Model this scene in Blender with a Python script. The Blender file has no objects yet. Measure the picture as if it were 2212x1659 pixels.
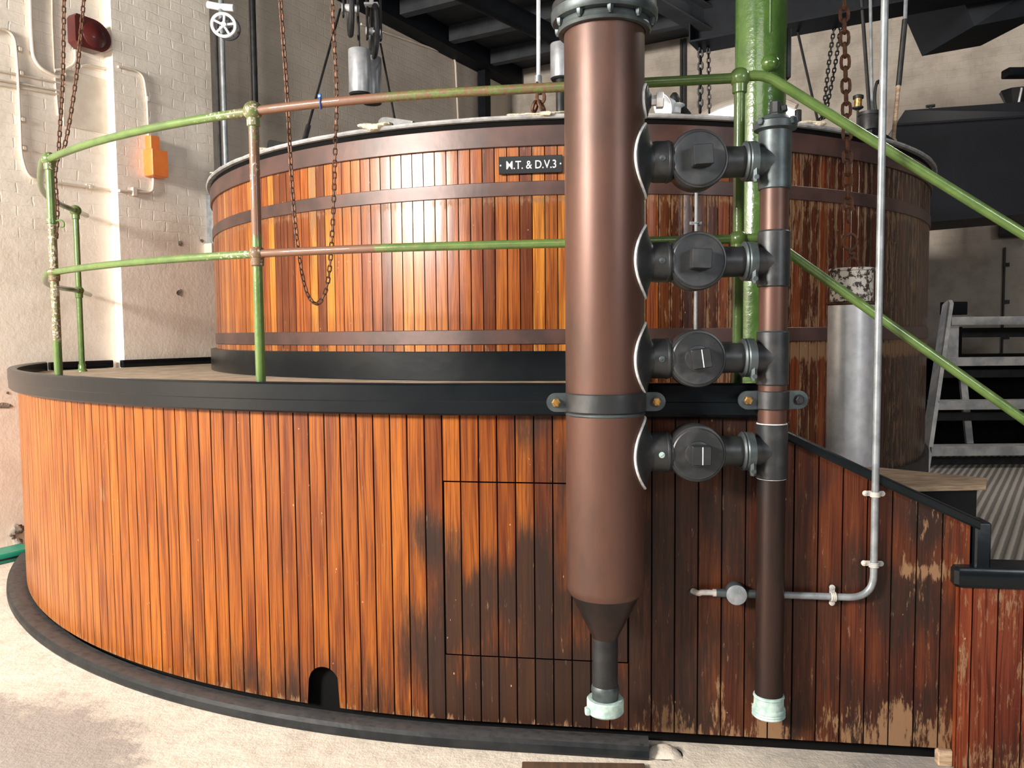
import bpy, math, random
from mathutils import Vector, Matrix, noise
PI = math.pi
random.seed(7)
S = bpy.context.scene
COL = S.collection

# ------------------------------------------------------------------ camera
F, PITCH, ROLL, EYE = 1745.0, .063, .009, 1.55
cd = bpy.data.cameras.new('camera'); cam = bpy.data.objects.new('camera', cd); COL.objects.link(cam)
cd.sensor_width = 36; cd.lens = 36 * F / 2212; cd.clip_start = .05; cd.clip_end = 60
cam.matrix_world = Matrix.Translation((0, 0, EYE)) @ Matrix.Rotation(PI/2 - PITCH, 4, 'X') @ Matrix.Rotation(-ROLL, 4, 'Z')
S.camera = cam

# ------------------------------------------------------------------ world, exposure
w = bpy.data.worlds.new('world'); S.world = w; w.use_nodes = True
w.node_tree.nodes['Background'].inputs[0].default_value = (.80, .88, 1, 1)
w.node_tree.nodes['Background'].inputs[1].default_value = .045
S.view_settings.view_transform = 'Standard'; S.view_settings.look = 'None'
S.view_settings.gamma = 1; S.view_settings.exposure = 0.0
S.view_settings.use_curve_mapping = False

# ------------------------------------------------------------------ lights (daylight through the windows behind and left of the camera, two added fills)
def area(name, loc, target, sx, sy, power, col):
    l = bpy.data.lights.new(name, 'AREA'); l.shape = 'RECTANGLE'; l.size = sx; l.size_y = sy
    l.energy = power; l.color = col
    o = bpy.data.objects.new(name, l); COL.objects.link(o); o.location = loc
    o.rotation_euler = (Vector(target) - Vector(loc)).to_track_quat('-Z', 'Y').to_euler()
    return o
area('window_daylight_left', (-6.3, -1.4, 3.8), (-1.9, 5.2, 1.6), 2.0, 1.3, 1650, (1, .94, .86))
area('window_daylight_right', (4.2, -2.8, 3.3), (.8, 3.5, 1.6), 1.3, 1.3, 150, (.93, .96, 1))
area('overhead_fill_light', (-1.2, -2.2, 4.3), (-.4, 4, 1.0), 3.2, 1.4, 75, (1, .95, .88))  # added frontal fill, overhead and behind the camera

area('steps_fill_light', (4.0, 5.2, 4.9), (3.2, 5.6, .4), 1.2, .4, 60, (1, .95, .88))  # unseen fill added to brighten the dark platform by the steps

# ------------------------------------------------------------------ placement helpers (pixel of the 2212x1659 frame -> point on a known surface)
def ray(x, y):
    a, b = x - 1106, y - 829.5
    c, s = math.cos(ROLL), math.sin(ROLL)
    X = a*c - b*s; u = -(a*s + b*c)
    return Vector((X, F*math.cos(PITCH) + u*math.sin(PITCH), u*math.cos(PITCH) - F*math.sin(PITCH))) / F
O = Vector((0, 0, EYE))
def PY(x, y, Y): v = ray(x, y); return O + v*(Y/v.y)
def PZ(x, y, z): v = ray(x, y); return O + v*((z-EYE)/v.z)
CX, CY, R, RU, TH = .44, 7.03, 4.05, 2.82, -.139
C = Vector((CX, CY, 0))
def PC(x, y, rad):
    v = ray(x, y); A = v.x**2+v.y**2; B = -2*(v.x*CX+v.y*CY); c = CX*CX+CY*CY-rad*rad
    D = max(B*B-4*A*c, 0); return O + v*((-B-math.sqrt(D))/2/A)
def low(u, z, off=0):          # point on the lower cladding line; off > 0 is towards the viewer
    if u < 0:
        b = TH + u/R; return Vector((CX+(R+off)*math.sin(b), CY-(R+off)*math.cos(b), z))
    return Vector((CX+(R+off)*math.sin(TH)+u*math.cos(TH), CY-(R+off)*math.cos(TH)+u*math.sin(TH), z))
def lown(u):
    b = TH + min(u, 0)/R; return Vector((math.sin(b), -math.cos(b), 0))
NS = Vector((math.sin(TH), -math.cos(TH), 0)); T0 = low(0, 0)
def PS(x, y, off=0):           # point on the straight part of the cladding
    v = ray(x, y); t = ((T0+NS*off)-O).dot(NS)/v.dot(NS); return O+v*t
# walls
D1 = Vector((.5, .8660, 0)); N1 = Vector((.8660, -.5, 0)); W0 = Vector((-3.35, 6.45, 0))
D2 = Vector((.8660, -.5, 0)); N2 = Vector((-.5, -.8660, 0)); W1 = Vector((0, 12.25, 0))
def WL(x, y, off=0): v = ray(x, y); t = ((W0+N1*off)-O).dot(N1)/v.dot(N1); return O+v*t
def WB(x, y, off=0): v = ray(x, y); t = ((W1+N2*off)-O).dot(N2)/v.dot(N2); return O+v*t

# ------------------------------------------------------------------ mesh builder
def frame(d):
    d = d.normalized(); a = Vector((0, 0, 1)) if abs(d.z) < .9 else Vector((1, 0, 0))
    x = a.cross(d).normalized(); return x, d.cross(x).normalized(), d
class MB:
    def __init__(s): s.v = []; s.f = []; s.t = []; s.s = []; s.uv = []; s.useuv = False
    def av(s, p, t=(1, 1, 1), st=(0, 0, 0), uv=(0, 0)):
        s.v.append(tuple(p)); s.t.append(tuple(t)); s.s.append(tuple(st)); s.uv.append(uv); return len(s.v)-1
    def ring(s, c, x, y, r, n, st=(0, 0, 0), ry=None):
        ry = r if ry is None else ry
        return [s.av(c + x*(r*math.cos(2*PI*i/n)) + y*(ry*math.sin(2*PI*i/n)), st=st) for i in range(n)]
    def bridge(s, a, b):
        n = len(a)
        for i in range(n): s.f.append((a[i], a[(i+1) % n], b[(i+1) % n], b[i]))
    def lathe(s, p, d, prof, n=32, cap0=True, cap1=True):
        """prof: list of (distance along d, radius)"""
        p = Vector(p); x, y, d = frame(Vector(d)); prev = None
        for i, (h, r) in enumerate(prof):
            rg = s.ring(p+d*h, x, y, max(r, 1e-4), n)
            if prev: s.bridge(prev, rg)
            elif cap0: s.f.append(tuple(reversed(rg)))
            prev = rg
        if cap1: s.f.append(tuple(prev))
        return s
    def cyl(s, a, b, r, n=24, r2=None):
        a, b = Vector(a), Vector(b); L = (b-a).length; r2 = r if r2 is None else r2
        return s.lathe(a, b-a, [(0, r), (L, r2)], n)
    def bcyl(s, a, b, r, n=24, bev=.004):
        a, b = Vector(a), Vector(b); L = (b-a).length
        return s.lathe(a, b-a, [(0, r-bev), (bev*.3, r-bev*.3), (bev, r), (L-bev, r), (L-bev*.3, r-bev*.3), (L, r-bev)], n)
    def tube(s, pts, r, n=12, closed=False, st=None, cap=True, rr=None):
        pts = [Vector(p) for p in pts]; N = len(pts); prev = None; first = None; x = None
        for i, p in enumerate(pts):
            if closed: d = pts[(i+1) % N]-pts[(i-1) % N]
            else: d = pts[min(i+1, N-1)]-pts[max(i-1, 0)]
            d.normalize()
            if x is None: x, y, _ = frame(d)
            else:
                x = (x - d*x.dot(d)).normalized(); y = d.cross(x)
            rad = rr[i] if rr else r
            rg = s.ring(p, x, y, rad, n, st=(st[i] if st else (0, 0, 0)))
            if prev: s.bridge(prev, rg)
            else: first = rg
            prev = rg
        if closed: s.bridge(prev, first)
        elif cap: s.f.append(tuple(reversed(first))); s.f.append(tuple(prev))
        return s
    def sphere(s, c, r, n=20, m=12, sc=(1, 1, 1)):
        c = Vector(c); rows = []
        for j in range(1, m):
            a = PI*j/m
            rows.append([s.av(c+Vector((sc[0]*r*math.sin(a)*math.cos(2*PI*i/n), sc[1]*r*math.sin(a)*math.sin(2*PI*i/n), -sc[2]*r*math.cos(a)))) for i in range(n)])
        b = s.av(c-Vector((0, 0, r*sc[2]))); t = s.av(c+Vector((0, 0, r*sc[2])))
        for j in range(len(rows)-1): s.bridge(rows[j], rows[j+1])
        for i in range(n):
            s.f.append((b, rows[0][(i+1) % n], rows[0][i])); s.f.append((t, rows[-1][i], rows[-1][(i+1) % n]))
        return s
    def obox(s, c, ax, ay, az, hx, hy, hz, bev=0):
        """oriented box, centre c, unit axes, half sizes"""
        c = Vector(c); ax, ay, az = Vector(ax), Vector(ay), Vector(az)
        if bev <= 0:
            i = [s.av(c+ax*(hx*a)+ay*(hy*b)+az*(hz*d)) for d in (-1, 1) for a, b in ((-1, -1), (1, -1), (1, 1), (-1, 1))]
            s.f += [(i[3], i[2], i[1], i[0]), (i[4], i[5], i[6], i[7])]
            for k in range(4): s.f.append((i[k], i[(k+1) % 4], i[4+(k+1) % 4], i[4+k]))
        else:
            def loop(e, z): 
                q = []
                for a, b, o in ((-1, -1, 0), (1, -1, 1), (1, 1, 0), (-1, 1, 1)):
                    A = c+ax*((hx-e)*a)+ay*((hy-bev-e)*b)+az*z; B = c+ax*((hx-bev-e)*a)+ay*((hy-e)*b)+az*z
                    q += [s.av(A), s.av(B)] if o == 0 else [s.av(B), s.av(A)]
                return q
            ls = [loop(bev*.7, -hz), loop(0, -hz+bev), loop(0, hz-bev), loop(bev*.7, hz)]
            for a, b in zip(ls, ls[1:]): s.bridge(a, b)
            s.f.append(tuple(reversed(ls[0]))); s.f.append(tuple(ls[-1]))
        return s
    def box(s, x0, x1, y0, y1, z0, z1, bev=0):
        return s.obox(((x0+x1)/2, (y0+y1)/2, (z0+z1)/2), (1, 0, 0), (0, 1, 0), (0, 0, 1), (x1-x0)/2, (y1-y0)/2, (z1-z0)/2, bev)
    def prism(s, poly, d):
        """poly: list of points (3D), extruded along vector d"""
        d = Vector(d); a = [s.av(p) for p in poly]; b = [s.av(Vector(p)+d) for p in poly]
        s.bridge(a, b); s.f.append(tuple(reversed(a))); s.f.append(tuple(b)); return s
    def sweep(s, path, prof):
        """path: list of (point, outward, up); prof: closed list of (o, u)"""
        prev = None; first = None
        for p, o, u in path:
            rg = [s.av(Vector(p)+o*a+u*b) for a, b in prof]
            if prev: s.bridge(prev, rg)
            else: s.f.append(tuple(reversed(rg)))
            prev = rg
        s.f.append(tuple(prev)); return s
    def build(s, name, mat, parent=None, smooth=35, fix=True):
        me = bpy.data.meshes.new(name); me.from_pydata(s.v, [], s.f)
        a = me.attributes.new('tint', 'FLOAT_COLOR', 'POINT'); a.data.foreach_set('color', [x for t in s.t for x in (*t, 1)])
        a = me.attributes.new('stain', 'FLOAT_COLOR', 'POINT'); a.data.foreach_set('color', [x for t in s.s for x in (*t, 1)])
        a = me.attributes.new('buv', 'FLOAT_VECTOR', 'POINT'); a.data.foreach_set('vector', [x for t in s.uv for x in (t[0], t[1], 0)])
        if fix:
            import bmesh
            bm = bmesh.new(); bm.from_mesh(me); bmesh.ops.recalc_face_normals(bm, faces=bm.faces); bm.to_mesh(me); bm.free()
        me.shade_smooth(); me.set_sharp_from_angle(angle=math.radians(smooth))
        me.materials.append(mat)
        o = bpy.data.objects.new(name, me); COL.objects.link(o)
        if parent is not None:
            o.parent = parent; o.matrix_parent_inverse = Matrix.Identity(4)
            o.location = -parent.location      # parents are unrotated empties; mesh coordinates are world coordinates
        return o
def thing(name, label, cat, loc=(0, 0, 0), group=None):
    o = bpy.data.objects.new(name, None); COL.objects.link(o); o.location = loc; o.empty_display_size = .1
    o['label'] = label; o['category'] = cat
    if group: o['group'] = group
    return o
def tag(o, label, cat, group=None):
    o['label'] = label; o['category'] = cat
    if group: o['group'] = group
    return o
def struct(o): o['kind'] = 'structure'; return o
def sub(o, parent):            # make o a sub-part of a part whose mesh sits in the same place
    o.parent = parent; o.matrix_parent_inverse = Matrix.Identity(4); o.location = (0, 0, 0); return o

def spline(pts, k=8):
    pts = [Vector(p) for p in pts]; out = []
    P = [pts[0]*2-pts[1]]+pts+[pts[-1]*2-pts[-2]]
    for i in range(1, len(P)-2):
        for j in range(k):
            t = j/k; a, b, c, d = P[i-1:i+3]
            out.append(.5*((2*b)+(c-a)*t+(2*a-5*b+4*c-d)*t*t+(3*b-a-3*c+d)*t*t*t))
    out.append(pts[-1]); return out
def fillet(pts, r, k=6):
    pts = [Vector(p) for p in pts]; out = [pts[0]]
    for a, b, c in zip(pts, pts[1:], pts[2:]):
        u = (a-b); v = (c-b); rr = min(r, u.length*.49, v.length*.49); u.normalize(); v.normalize()
        p, q = b+u*rr, b+v*rr
        for i in range(k+1):
            t = i/k; out.append(p*(1-t)**2+b*(2*t*(1-t))+q*t*t)
    out.append(pts[-1]); return out
def sst(a, b, x):
    t = min(max((x-a)/(b-a), 0), 1); return t*t*(3-2*t)
def nz(x, y, z=0): return noise.noise(Vector((x, y, z)))

# ------------------------------------------------------------------ materials
MATS = {}
def nt(name):
    m = bpy.data.materials.new(name); m.use_nodes = True; t = m.node_tree; MATS[name] = m
    return m, t, t.nodes['Principled BSDF']
def N(t, kind, **kw):
    n = t.nodes.new(kind)
    for k, v in kw.items():
        if k.startswith('i_'): n.inputs[int(k[2:]) if k[2:].isdigit() else k[2:].replace('_', ' ')].default_value = v
        else: setattr(n, k, v)
    return n
def mixc(t, fac, a, b, mode='MIX'):
    n = t.nodes.new('ShaderNodeMix'); n.data_type = 'RGBA'; n.blend_type = mode
    for sock, val in ((n.inputs[0], fac), (n.inputs[6], a), (n.inputs[7], b)):
        if hasattr(val, 'is_linked') or hasattr(val, 'links'): t.links.new(val, sock)
        else: sock.default_value = val if not isinstance(val, tuple) else (*val, 1)[:4]
    return n.outputs[2]
def ramp(t, fac, a, b):
    n = t.nodes.new('ShaderNodeMapRange'); n.interpolation_type = 'SMOOTHSTEP'
    n.inputs[1].default_value = a; n.inputs[2].default_value = b; t.links.new(fac, n.inputs[0]); return n.outputs[0]
def mth(t, op, a, b=None, c=None):
    n = t.nodes.new('ShaderNodeMath'); n.operation = op
    for i, v in enumerate((a, b, c)):
        if v is None: continue
        if hasattr(v, 'links'): t.links.new(v, n.inputs[i])
        else: n.inputs[i].default_value = v
    return n.outputs[0]
def noisen(t, vec, scale, detail=4, rough=.55, dist=0):
    n = N(t, 'ShaderNodeTexNoise'); n.inputs['Scale'].default_value = scale; n.inputs['Detail'].default_value = detail
    n.inputs['Roughness'].default_value = rough; n.inputs['Distortion'].default_value = dist
    if vec is not None: t.links.new(vec, n.inputs['Vector'])
    return n.outputs['Fac']
def vmul(t, vec, s, add=(0, 0, 0)):
    n = N(t, 'ShaderNodeMapping'); n.inputs['Scale'].default_value = s; n.inputs['Location'].default_value = add
    t.links.new(vec, n.inputs['Vector']); return n.outputs[0]
def bump(t, h, strength, dist, bs):
    n = N(t, 'ShaderNodeBump'); n.inputs['Strength'].default_value = strength; n.inputs['Distance'].default_value = dist
    t.links.new(h, n.inputs['Height']); t.links.new(n.outputs[0], bs.inputs['Normal']); return n
def geo(t): return N(t, 'ShaderNodeNewGeometry').outputs['Position']

def paint(name, c, c2=None, rough=.4, metal=0, scale=6, lo=.35, hi=.65, bmp=.15, bscale=40, bdist=.002, stretch=(1, 1, 1), rough2=None, coat=0, detail=5, spec=None):
    m, t, b = nt(name); p = vmul(t, geo(t), stretch)
    n1 = noisen(t, p, scale, detail, .6)
    f = ramp(t, n1, lo, hi)
    if c2 is None: c2 = tuple(x*.75 for x in c)
    t.links.new(mixc(t, f, c, c2), b.inputs['Base Color'])
    b.inputs['Metallic'].default_value = metal
    if rough2 is not None:
        n = N(t, 'ShaderNodeMapRange'); t.links.new(f, n.inputs[0]); n.inputs[3].default_value = rough; n.inputs[4].default_value = rough2
        t.links.new(n.outputs[0], b.inputs['Roughness'])
    else: b.inputs['Roughness'].default_value = rough
    b.inputs['Coat Weight'].default_value = coat
    if spec is not None: b.inputs['Specular IOR Level'].default_value = spec
    if bmp: bump(t, noisen(t, p, bscale, 3), bmp, bdist, b)
    return m

def dust_up(m, col=(.075, .073, .075), lo=.80, hi=1.05):
    t = m.node_tree; b = t.nodes['Principled BSDF']; g = N(t, 'ShaderNodeNewGeometry'); sp = N(t, 'ShaderNodeSeparateXYZ'); t.links.new(g.outputs['Normal'], sp.inputs[0])
    n = noisen(t, g.outputs['Position'], 30, 5, .7); src = b.inputs['Base Color'].links[0].from_socket
    f = ramp(t, mth(t, 'ADD', sp.outputs[2], mth(t, 'MULTIPLY', mth(t, 'SUBTRACT', n, .5), .5)), lo, hi)
    t.links.new(mixc(t, mth(t, 'MULTIPLY', f, .8), src, col), b.inputs['Base Color'])

def wood(name, rough=.38, coat=.15, darkc=(.012, .0065, .0045), wornc=(.21, .118, .060), gscale=1.0):
    m, t, b = nt(name)
    tint = N(t, 'ShaderNodeAttribute', attribute_name='tint').outputs['Color']
    st = N(t, 'ShaderNodeAttribute', attribute_name='stain').outputs['Vector']
    uv = N(t, 'ShaderNodeAttribute', attribute_name='buv').outputs['Vector']
    sp = N(t, 'ShaderNodeSeparateXYZ'); t.links.new(st, sp.inputs[0])
    # growth-ring grain: long wavering streaks along the board
    warp = noisen(t, vmul(t, uv, (7*gscale, 1.1, 1)), 1.0, 2, .5)
    g0 = N(t, 'ShaderNodeCombineXYZ'); su = N(t, 'ShaderNodeSeparateXYZ'); t.links.new(uv, su.inputs[0])
    t.links.new(mth(t, 'MULTIPLY_ADD', warp, .05, su.outputs[0]), g0.inputs[0]); t.links.new(su.outputs[1], g0.inputs[1])
    grain = noisen(t, vmul(t, g0.outputs[0], (190, 2.2, 1)), 1.0, 4, .6)
    broad = noisen(t, vmul(t, uv, (30, 1.8, 1)), 1.0, 3, .5)
    fine = noisen(t, vmul(t, uv, (70, 6, 1)), 1.0, 6, .7)
    blot = noisen(t, vmul(t, uv, (16, 7, 1)), 1.0, 6, .65)
    c = mixc(t, ramp(t, grain, .44, .68), tint, (.42, .28, .20), 'MULTIPLY')
    c = mixc(t, mth(t, 'MULTIPLY', ramp(t, broad, .38, .68), .75), c, (.45, .28, .45), 'MULTIPLY')
    # dark stain
    d = ramp(t, mth(t, 'ADD', sp.outputs[0], mth(t, 'MULTIPLY', mth(t, 'SUBTRACT', fine, .5), .9)), .28, .80)
    c = mixc(t, mth(t, 'MULTIPLY', d, .9), c, darkc)
    # varnish worn off, bare wood
    wv = noisen(t, vmul(t, uv, (55, 9, 1), (9, 3, 0)), 1.0, 6, .72)
    wr = ramp(t, mth(t, 'ADD', sp.outputs[1], mth(t, 'MULTIPLY', mth(t, 'SUBTRACT', wv, .5), 1.6)), .52, .68)
    c = mixc(t, mth(t, 'MULTIPLY', wr, .85), c, wornc)
    # little chips and nail heads in the varnish
    ch = N(t, 'ShaderNodeTexVoronoi'); t.links.new(vmul(t, uv, (26, 17, 1)), ch.inputs['Vector']); ch.inputs['Scale'].default_value = 1
    cm = mth(t, 'MULTIPLY', mth(t, 'LESS_THAN', ch.outputs['Distance'], .075), mth(t, 'GREATER_THAN', blot, .56))
    c = mixc(t, mth(t, 'MULTIPLY', cm, .7), c, (.46, .27, .15))
    c = mixc(t, sp.outputs[2], c, (.006, .004, .003))
    t.links.new(c, b.inputs['Base Color'])
    rr = N(t, 'ShaderNodeMapRange'); t.links.new(mth(t, 'MAXIMUM', wr, mth(t, 'MULTIPLY', d, .5)), rr.inputs[0]); rr.inputs[3].default_value = rough; rr.inputs[4].default_value = .75
    t.links.new(rr.outputs[0], b.inputs['Roughness'])
    b.inputs['Coat Weight'].default_value = coat; b.inputs['Coat Roughness'].default_value = .14; b.inputs['Specular IOR Level'].default_value = .25
    bump(t, mth(t, 'ADD', mth(t, 'MULTIPLY', grain, .5), fine), .25, .002, b)
    return m
M_WOOD = wood('varnished_pine_boards', .40, .06)
M_STAVE = wood('varnished_vessel_staves', .30, .22)
M_BLACK = paint('glossy_black_paint', (.0028, .0048, .0066), (.0055, .0075, .0095), .26, scale=5, bmp=.3, bscale=9, bdist=.004, spec=.28)
M_KERB = paint('dusty_black_kerb_paint', (.005, .007, .009), (.016, .017, .018), .5, scale=7, bmp=.6, bscale=14, bdist=.006, spec=.25)
dust_up(M_KERB)
M_VOID = paint('unlit_black_lining', (.004, .004, .004), None, .9, bmp=0, spec=.1)
M_BAND = paint('dull_maroon_iron_hoop', (.092, .047, .040), (.050, .030, .027), .40, .2, scale=4, bmp=.25, bscale=16, bdist=.003)
M_COPPER = paint('aged_brown_copper', (.100, .047, .034), (.052, .029, .022), .42, .38, scale=5, lo=.4, hi=.75, bmp=.06, bscale=9, bdist=.003, stretch=(1, 1, .35), rough2=.45)
M_COPPERD = paint('dark_tarnished_copper', (.040, .022, .018), (.016, .013, .013), .36, .6, scale=6, bmp=.08, stretch=(1, 1, .4), rough2=.5)
M_BRONZE = paint('blackened_bronze', (.040, .043, .046), (.075, .074, .076), .40, .6, scale=12, lo=.4, hi=.8, bmp=.25, bscale=30, bdist=.002, rough2=.55)
M_BRONZE2 = paint('grey_green_bronze', (.085, .105, .110), (.045, .055, .060), .45, .55, scale=12, bmp=.3, bscale=30, bdist=.002)
M_VERD = paint('pale_verdigris_brass', (.47, .60, .55), (.26, .38, .36), .6, .15, scale=26, bmp=.3, bscale=60)
M_SOLDER = paint('pale_solder_bead', (.82, .83, .82), (.60, .61, .60), .5, .1, scale=60, bmp=.4, bscale=80)
M_BRASS = paint('worn_brass_bolt', (.62, .38, .12), (.30, .15, .06), .35, .8, scale=80, bmp=0)
M_STEEL = paint('galvanised_steel', (.74, .75, .77), (.60, .61, .63), .36, .35, scale=14, bmp=.15, bscale=30, bdist=.002)
M_STEELP = paint('silver_painted_pipe', (.27, .29, .31), (.17, .19, .20), .42, .3, scale=16, bmp=.2, bscale=40)
M_PIPEW = paint('cream_and_grey_painted_pipe', (.60, .55, .47), (.36, .36, .36), .45, .1, scale=22, bmp=.3, bscale=60)
M_CHAIN = paint('rusty_brown_chain', (.075, .042, .030), (.17, .075, .040), .6, .5, scale=60, bmp=.3, bscale=120)
M_RUSTCH = paint('heavy_rust_chain', (.16, .062, .030), (.075, .038, .025), .7, .3, scale=50, bmp=.3, bscale=120)
M_DARKM = paint('dark_iron', (.018, .019, .021), (.035, .035, .036), .5, .5, scale=10, bmp=.15)
M_ORANGE = paint('orange_plastic_housing', (.86, .24, .05), (.78, .20, .04), .42, bmp=.1)
M_RED = paint('dark_red_bell_paint', (.095, .014, .012), (.06, .010, .010), .35, bmp=.2, coat=.2)
M_CREAMP = paint('cream_painted_conduit', (.72, .64, .54), (.62, .54, .45), .5, bmp=.25, bscale=30)
M_BLUE = paint('blue_plastic_tie', (.02, .13, .5), None, .35, bmp=0)
M_GREENP = paint('green_plastic_crate', (.01, .30, .20), None, .35, bmp=.1)
M_WHITE = paint('white_plastic', (.85, .86, .88), (.75, .76, .78), .4, bmp=0)
M_LETTER = paint('white_engraved_lettering', (.86, .87, .86), (.80, .81, .80), .5, bmp=0)
M_PLATE = paint('black_engraved_plate', (.003, .005, .007), (.005, .007, .010), .25, bmp=0, spec=.3)
M_LID = paint('frosted_grey_lid_edge', (.36, .36, .36), (.22, .225, .23), .6, scale=14, bmp=.5, bscale=30, bdist=.006)
M_FOAM = paint('crusty_cream_sealant', (.72, .66, .52), (.55, .47, .33), .8, scale=30, bmp=.9, bscale=50, bdist=.01)
M_GALV = paint('dull_grey_steel_steps', (.30, .305, .31), (.50, .48, .46), .55, .2, scale=7, bmp=.3, bscale=24)
M_TANKB = paint('black_tank_paint', (.0025, .0028, .004), (.0045, .005, .007), .4, scale=2, bmp=.1, bscale=6, spec=.12)
M_BEAM = paint('dark_painted_steel_beam', (.004, .0055, .008), (.007, .009, .012), .6, bmp=.15, spec=.12)
M_JOIST = paint('grey_painted_ceiling_joist', (.030, .034, .040), (.018, .021, .025), .8, bmp=.2)
M_LIGHTW = paint('bare_worn_step_timber', (.48, .34, .22), (.25, .17, .11), .65, scale=10, bmp=.4, stretch=(1, 4, 8))
M_BATTEN = paint('dark_brown_batten', (.10, .055, .03), (.06, .035, .02), .7, stretch=(8, 1, 1))
M_STEELD = paint('dull_silver_weight_paint', (.36, .37, .39), (.27, .28, .30), .38, .35, scale=14, bmp=.15, bscale=30)
M_DECK = paint('dusty_deck_boards', (.42, .34, .25), (.28, .225, .165), .75, scale=9, bmp=.4, bscale=25, bdist=.004)
M_STONE = paint('broken_masonry', (.12, .10, .085), (.33, .29, .24), .9, scale=20, bmp=.8, bscale=30, bdist=.01)

def green_rail(name, base=(.095, .160, .040), base2=(.070, .125, .032), rust=(.135, .062, .034), rough=.28, pat=0):
    m, t, b = nt(name); p = geo(t)
    st = N(t, 'ShaderNodeAttribute', attribute_name='stain').outputs['Vector']
    sp = N(t, 'ShaderNodeSeparateXYZ'); t.links.new(st, sp.inputs[0])
    c = mixc(t, ramp(t, noisen(t, p, 14, 4), .4, .65), base, base2)
    n = noisen(t, p, 60, 6, .75)
    f = ramp(t, mth(t, 'ADD', sp.outputs[0], mth(t, 'MULTIPLY', mth(t, 'SUBTRACT', n, .5), 1.1)), .4, .6)
    c = mixc(t, f, c, rust)
    f2 = ramp(t, mth(t, 'ADD', sp.outputs[1], mth(t, 'MULTIPLY', mth(t, 'SUBTRACT', n, .5), 1.6)), .5, .6)
    c = mixc(t, f2, c, (.42, .42, .33))
    t.links.new(c, b.inputs['Base Color'])
    rr = N(t, 'ShaderNodeMapRange'); t.links.new(f, rr.inputs[0]); rr.inputs[3].default_value = rough; rr.inputs[4].default_value = .6
    t.links.new(rr.outputs[0], b.inputs['Roughness']); b.inputs['Coat Weight'].default_value = .25
    bump(t, noisen(t, p, 45, 3), .35, .003, b); return m
M_RAIL = green_rail('green_gloss_rail_paint')
M_COLUMN = green_rail('thick_green_gloss_column_paint', (.052, .108, .022), (.040, .085, .020), rough=.18)
[l for l in M_COLUMN.node_tree.nodes if l.type == 'BUMP'][0].inputs['Distance'].default_value = .004

def speckled():
    m, t, b = nt('flaking_white_paint_on_rust'); p = geo(t)
    f = ramp(t, noisen(t, p, 38, 5, .7), .50, .55)
    t.links.new(mixc(t, f, (.62, .58, .52), (.05, .035, .028)), b.inputs['Base Color']); b.inputs['Roughness'].default_value = .6
    bump(t, f, .5, .003, b); return m
M_FLAKE = speckled()

def brick_wall(name, c, c2, ax, shade_from=0):
    m, t, b = nt(name); g = geo(t)
    dn = N(t, 'ShaderNodeVectorMath', operation='DOT_PRODUCT'); t.links.new(g, dn.inputs[0]); dn.inputs[1].default_value = ax
    sx = N(t, 'ShaderNodeSeparateXYZ'); t.links.new(g, sx.inputs[0])
    cb = N(t, 'ShaderNodeCombineXYZ'); wob = noisen(t, g, 5, 3, .6); t.links.new(mth(t, 'MULTIPLY_ADD', wob, .05, dn.outputs['Value']), cb.inputs[0]); t.links.new(mth(t, 'MULTIPLY_ADD', wob, .045, sx.outputs[2]), cb.inputs[1])
    br = N(t, 'ShaderNodeTexBrick'); t.links.new(cb.outputs[0], br.inputs['Vector']); br.inputs['Scale'].default_value = 1
    br.inputs['Brick Width'].default_value = .235; br.inputs['Row Height'].default_value = .082; br.inputs['Mortar Size'].default_value = .008
    br.inputs['Mortar Smooth'].default_value = .9
    br.inputs['Color1'].default_value = (1, 1, 1, 1); br.inputs['Color2'].default_value = (.8, .8, .8, 1); br.inputs['Mortar'].default_value = (0, 0, 0, 1)
    n = noisen(t, g, 3.5, 6, .6); n2 = noisen(t, g, 26, 5, .65)
    # below about 1.9 m the brick is rendered over with smooth plaster
    pl = ramp(t, mth(t, 'ADD', sx.outputs[2], mth(t, 'MULTIPLY', n, .8)), 2.5, 3.0)
    col = mixc(t, ramp(t, n, .38, .68), c, c2)
    ck = ramp(t, noisen(t, g, 9, 7, .8), .70, .74)
    col = mixc(t, mth(t, 'MULTIPLY', ck, .5), col, tuple(x*.45 for x in c))
    if shade_from:      # shade beyond the pilaster, put into the wall colour as a greyer tone
        gm = mth(t, 'GREATER_THAN', dn.outputs['Value'], shade_from)
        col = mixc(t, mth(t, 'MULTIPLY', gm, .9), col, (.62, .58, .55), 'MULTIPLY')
    t.links.new(col, b.inputs['Base Color']); b.inputs['Roughness'].default_value = .62
    cp = N(t, 'ShaderNodeSeparateColor'); t.links.new(br.outputs['Color'], cp.inputs[0])
    h = mth(t, 'ADD', mth(t, 'MULTIPLY', mth(t, 'MULTIPLY', cp.outputs[0], pl), .75), mth(t, 'MULTIPLY', n2, .8))
    h = mth(t, 'SUBTRACT', h, mth(t, 'MULTIPLY', ck, .8))
    bump(t, h, .30, .011, b); return m
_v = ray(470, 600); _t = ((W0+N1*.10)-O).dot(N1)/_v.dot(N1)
M_WALLL = brick_wall('cream_painted_brick_left', (.92, .84, .74), (.82, .74, .64), D1, shade_from=(O+_v*_t).dot(D1)+.002)
M_WALLB = brick_wall('shade_darkened_brick_back', (.46, .40, .34), (.34, .29, .24), D2)  # darker copy of the painted brick, shading put into the base colour

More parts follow.
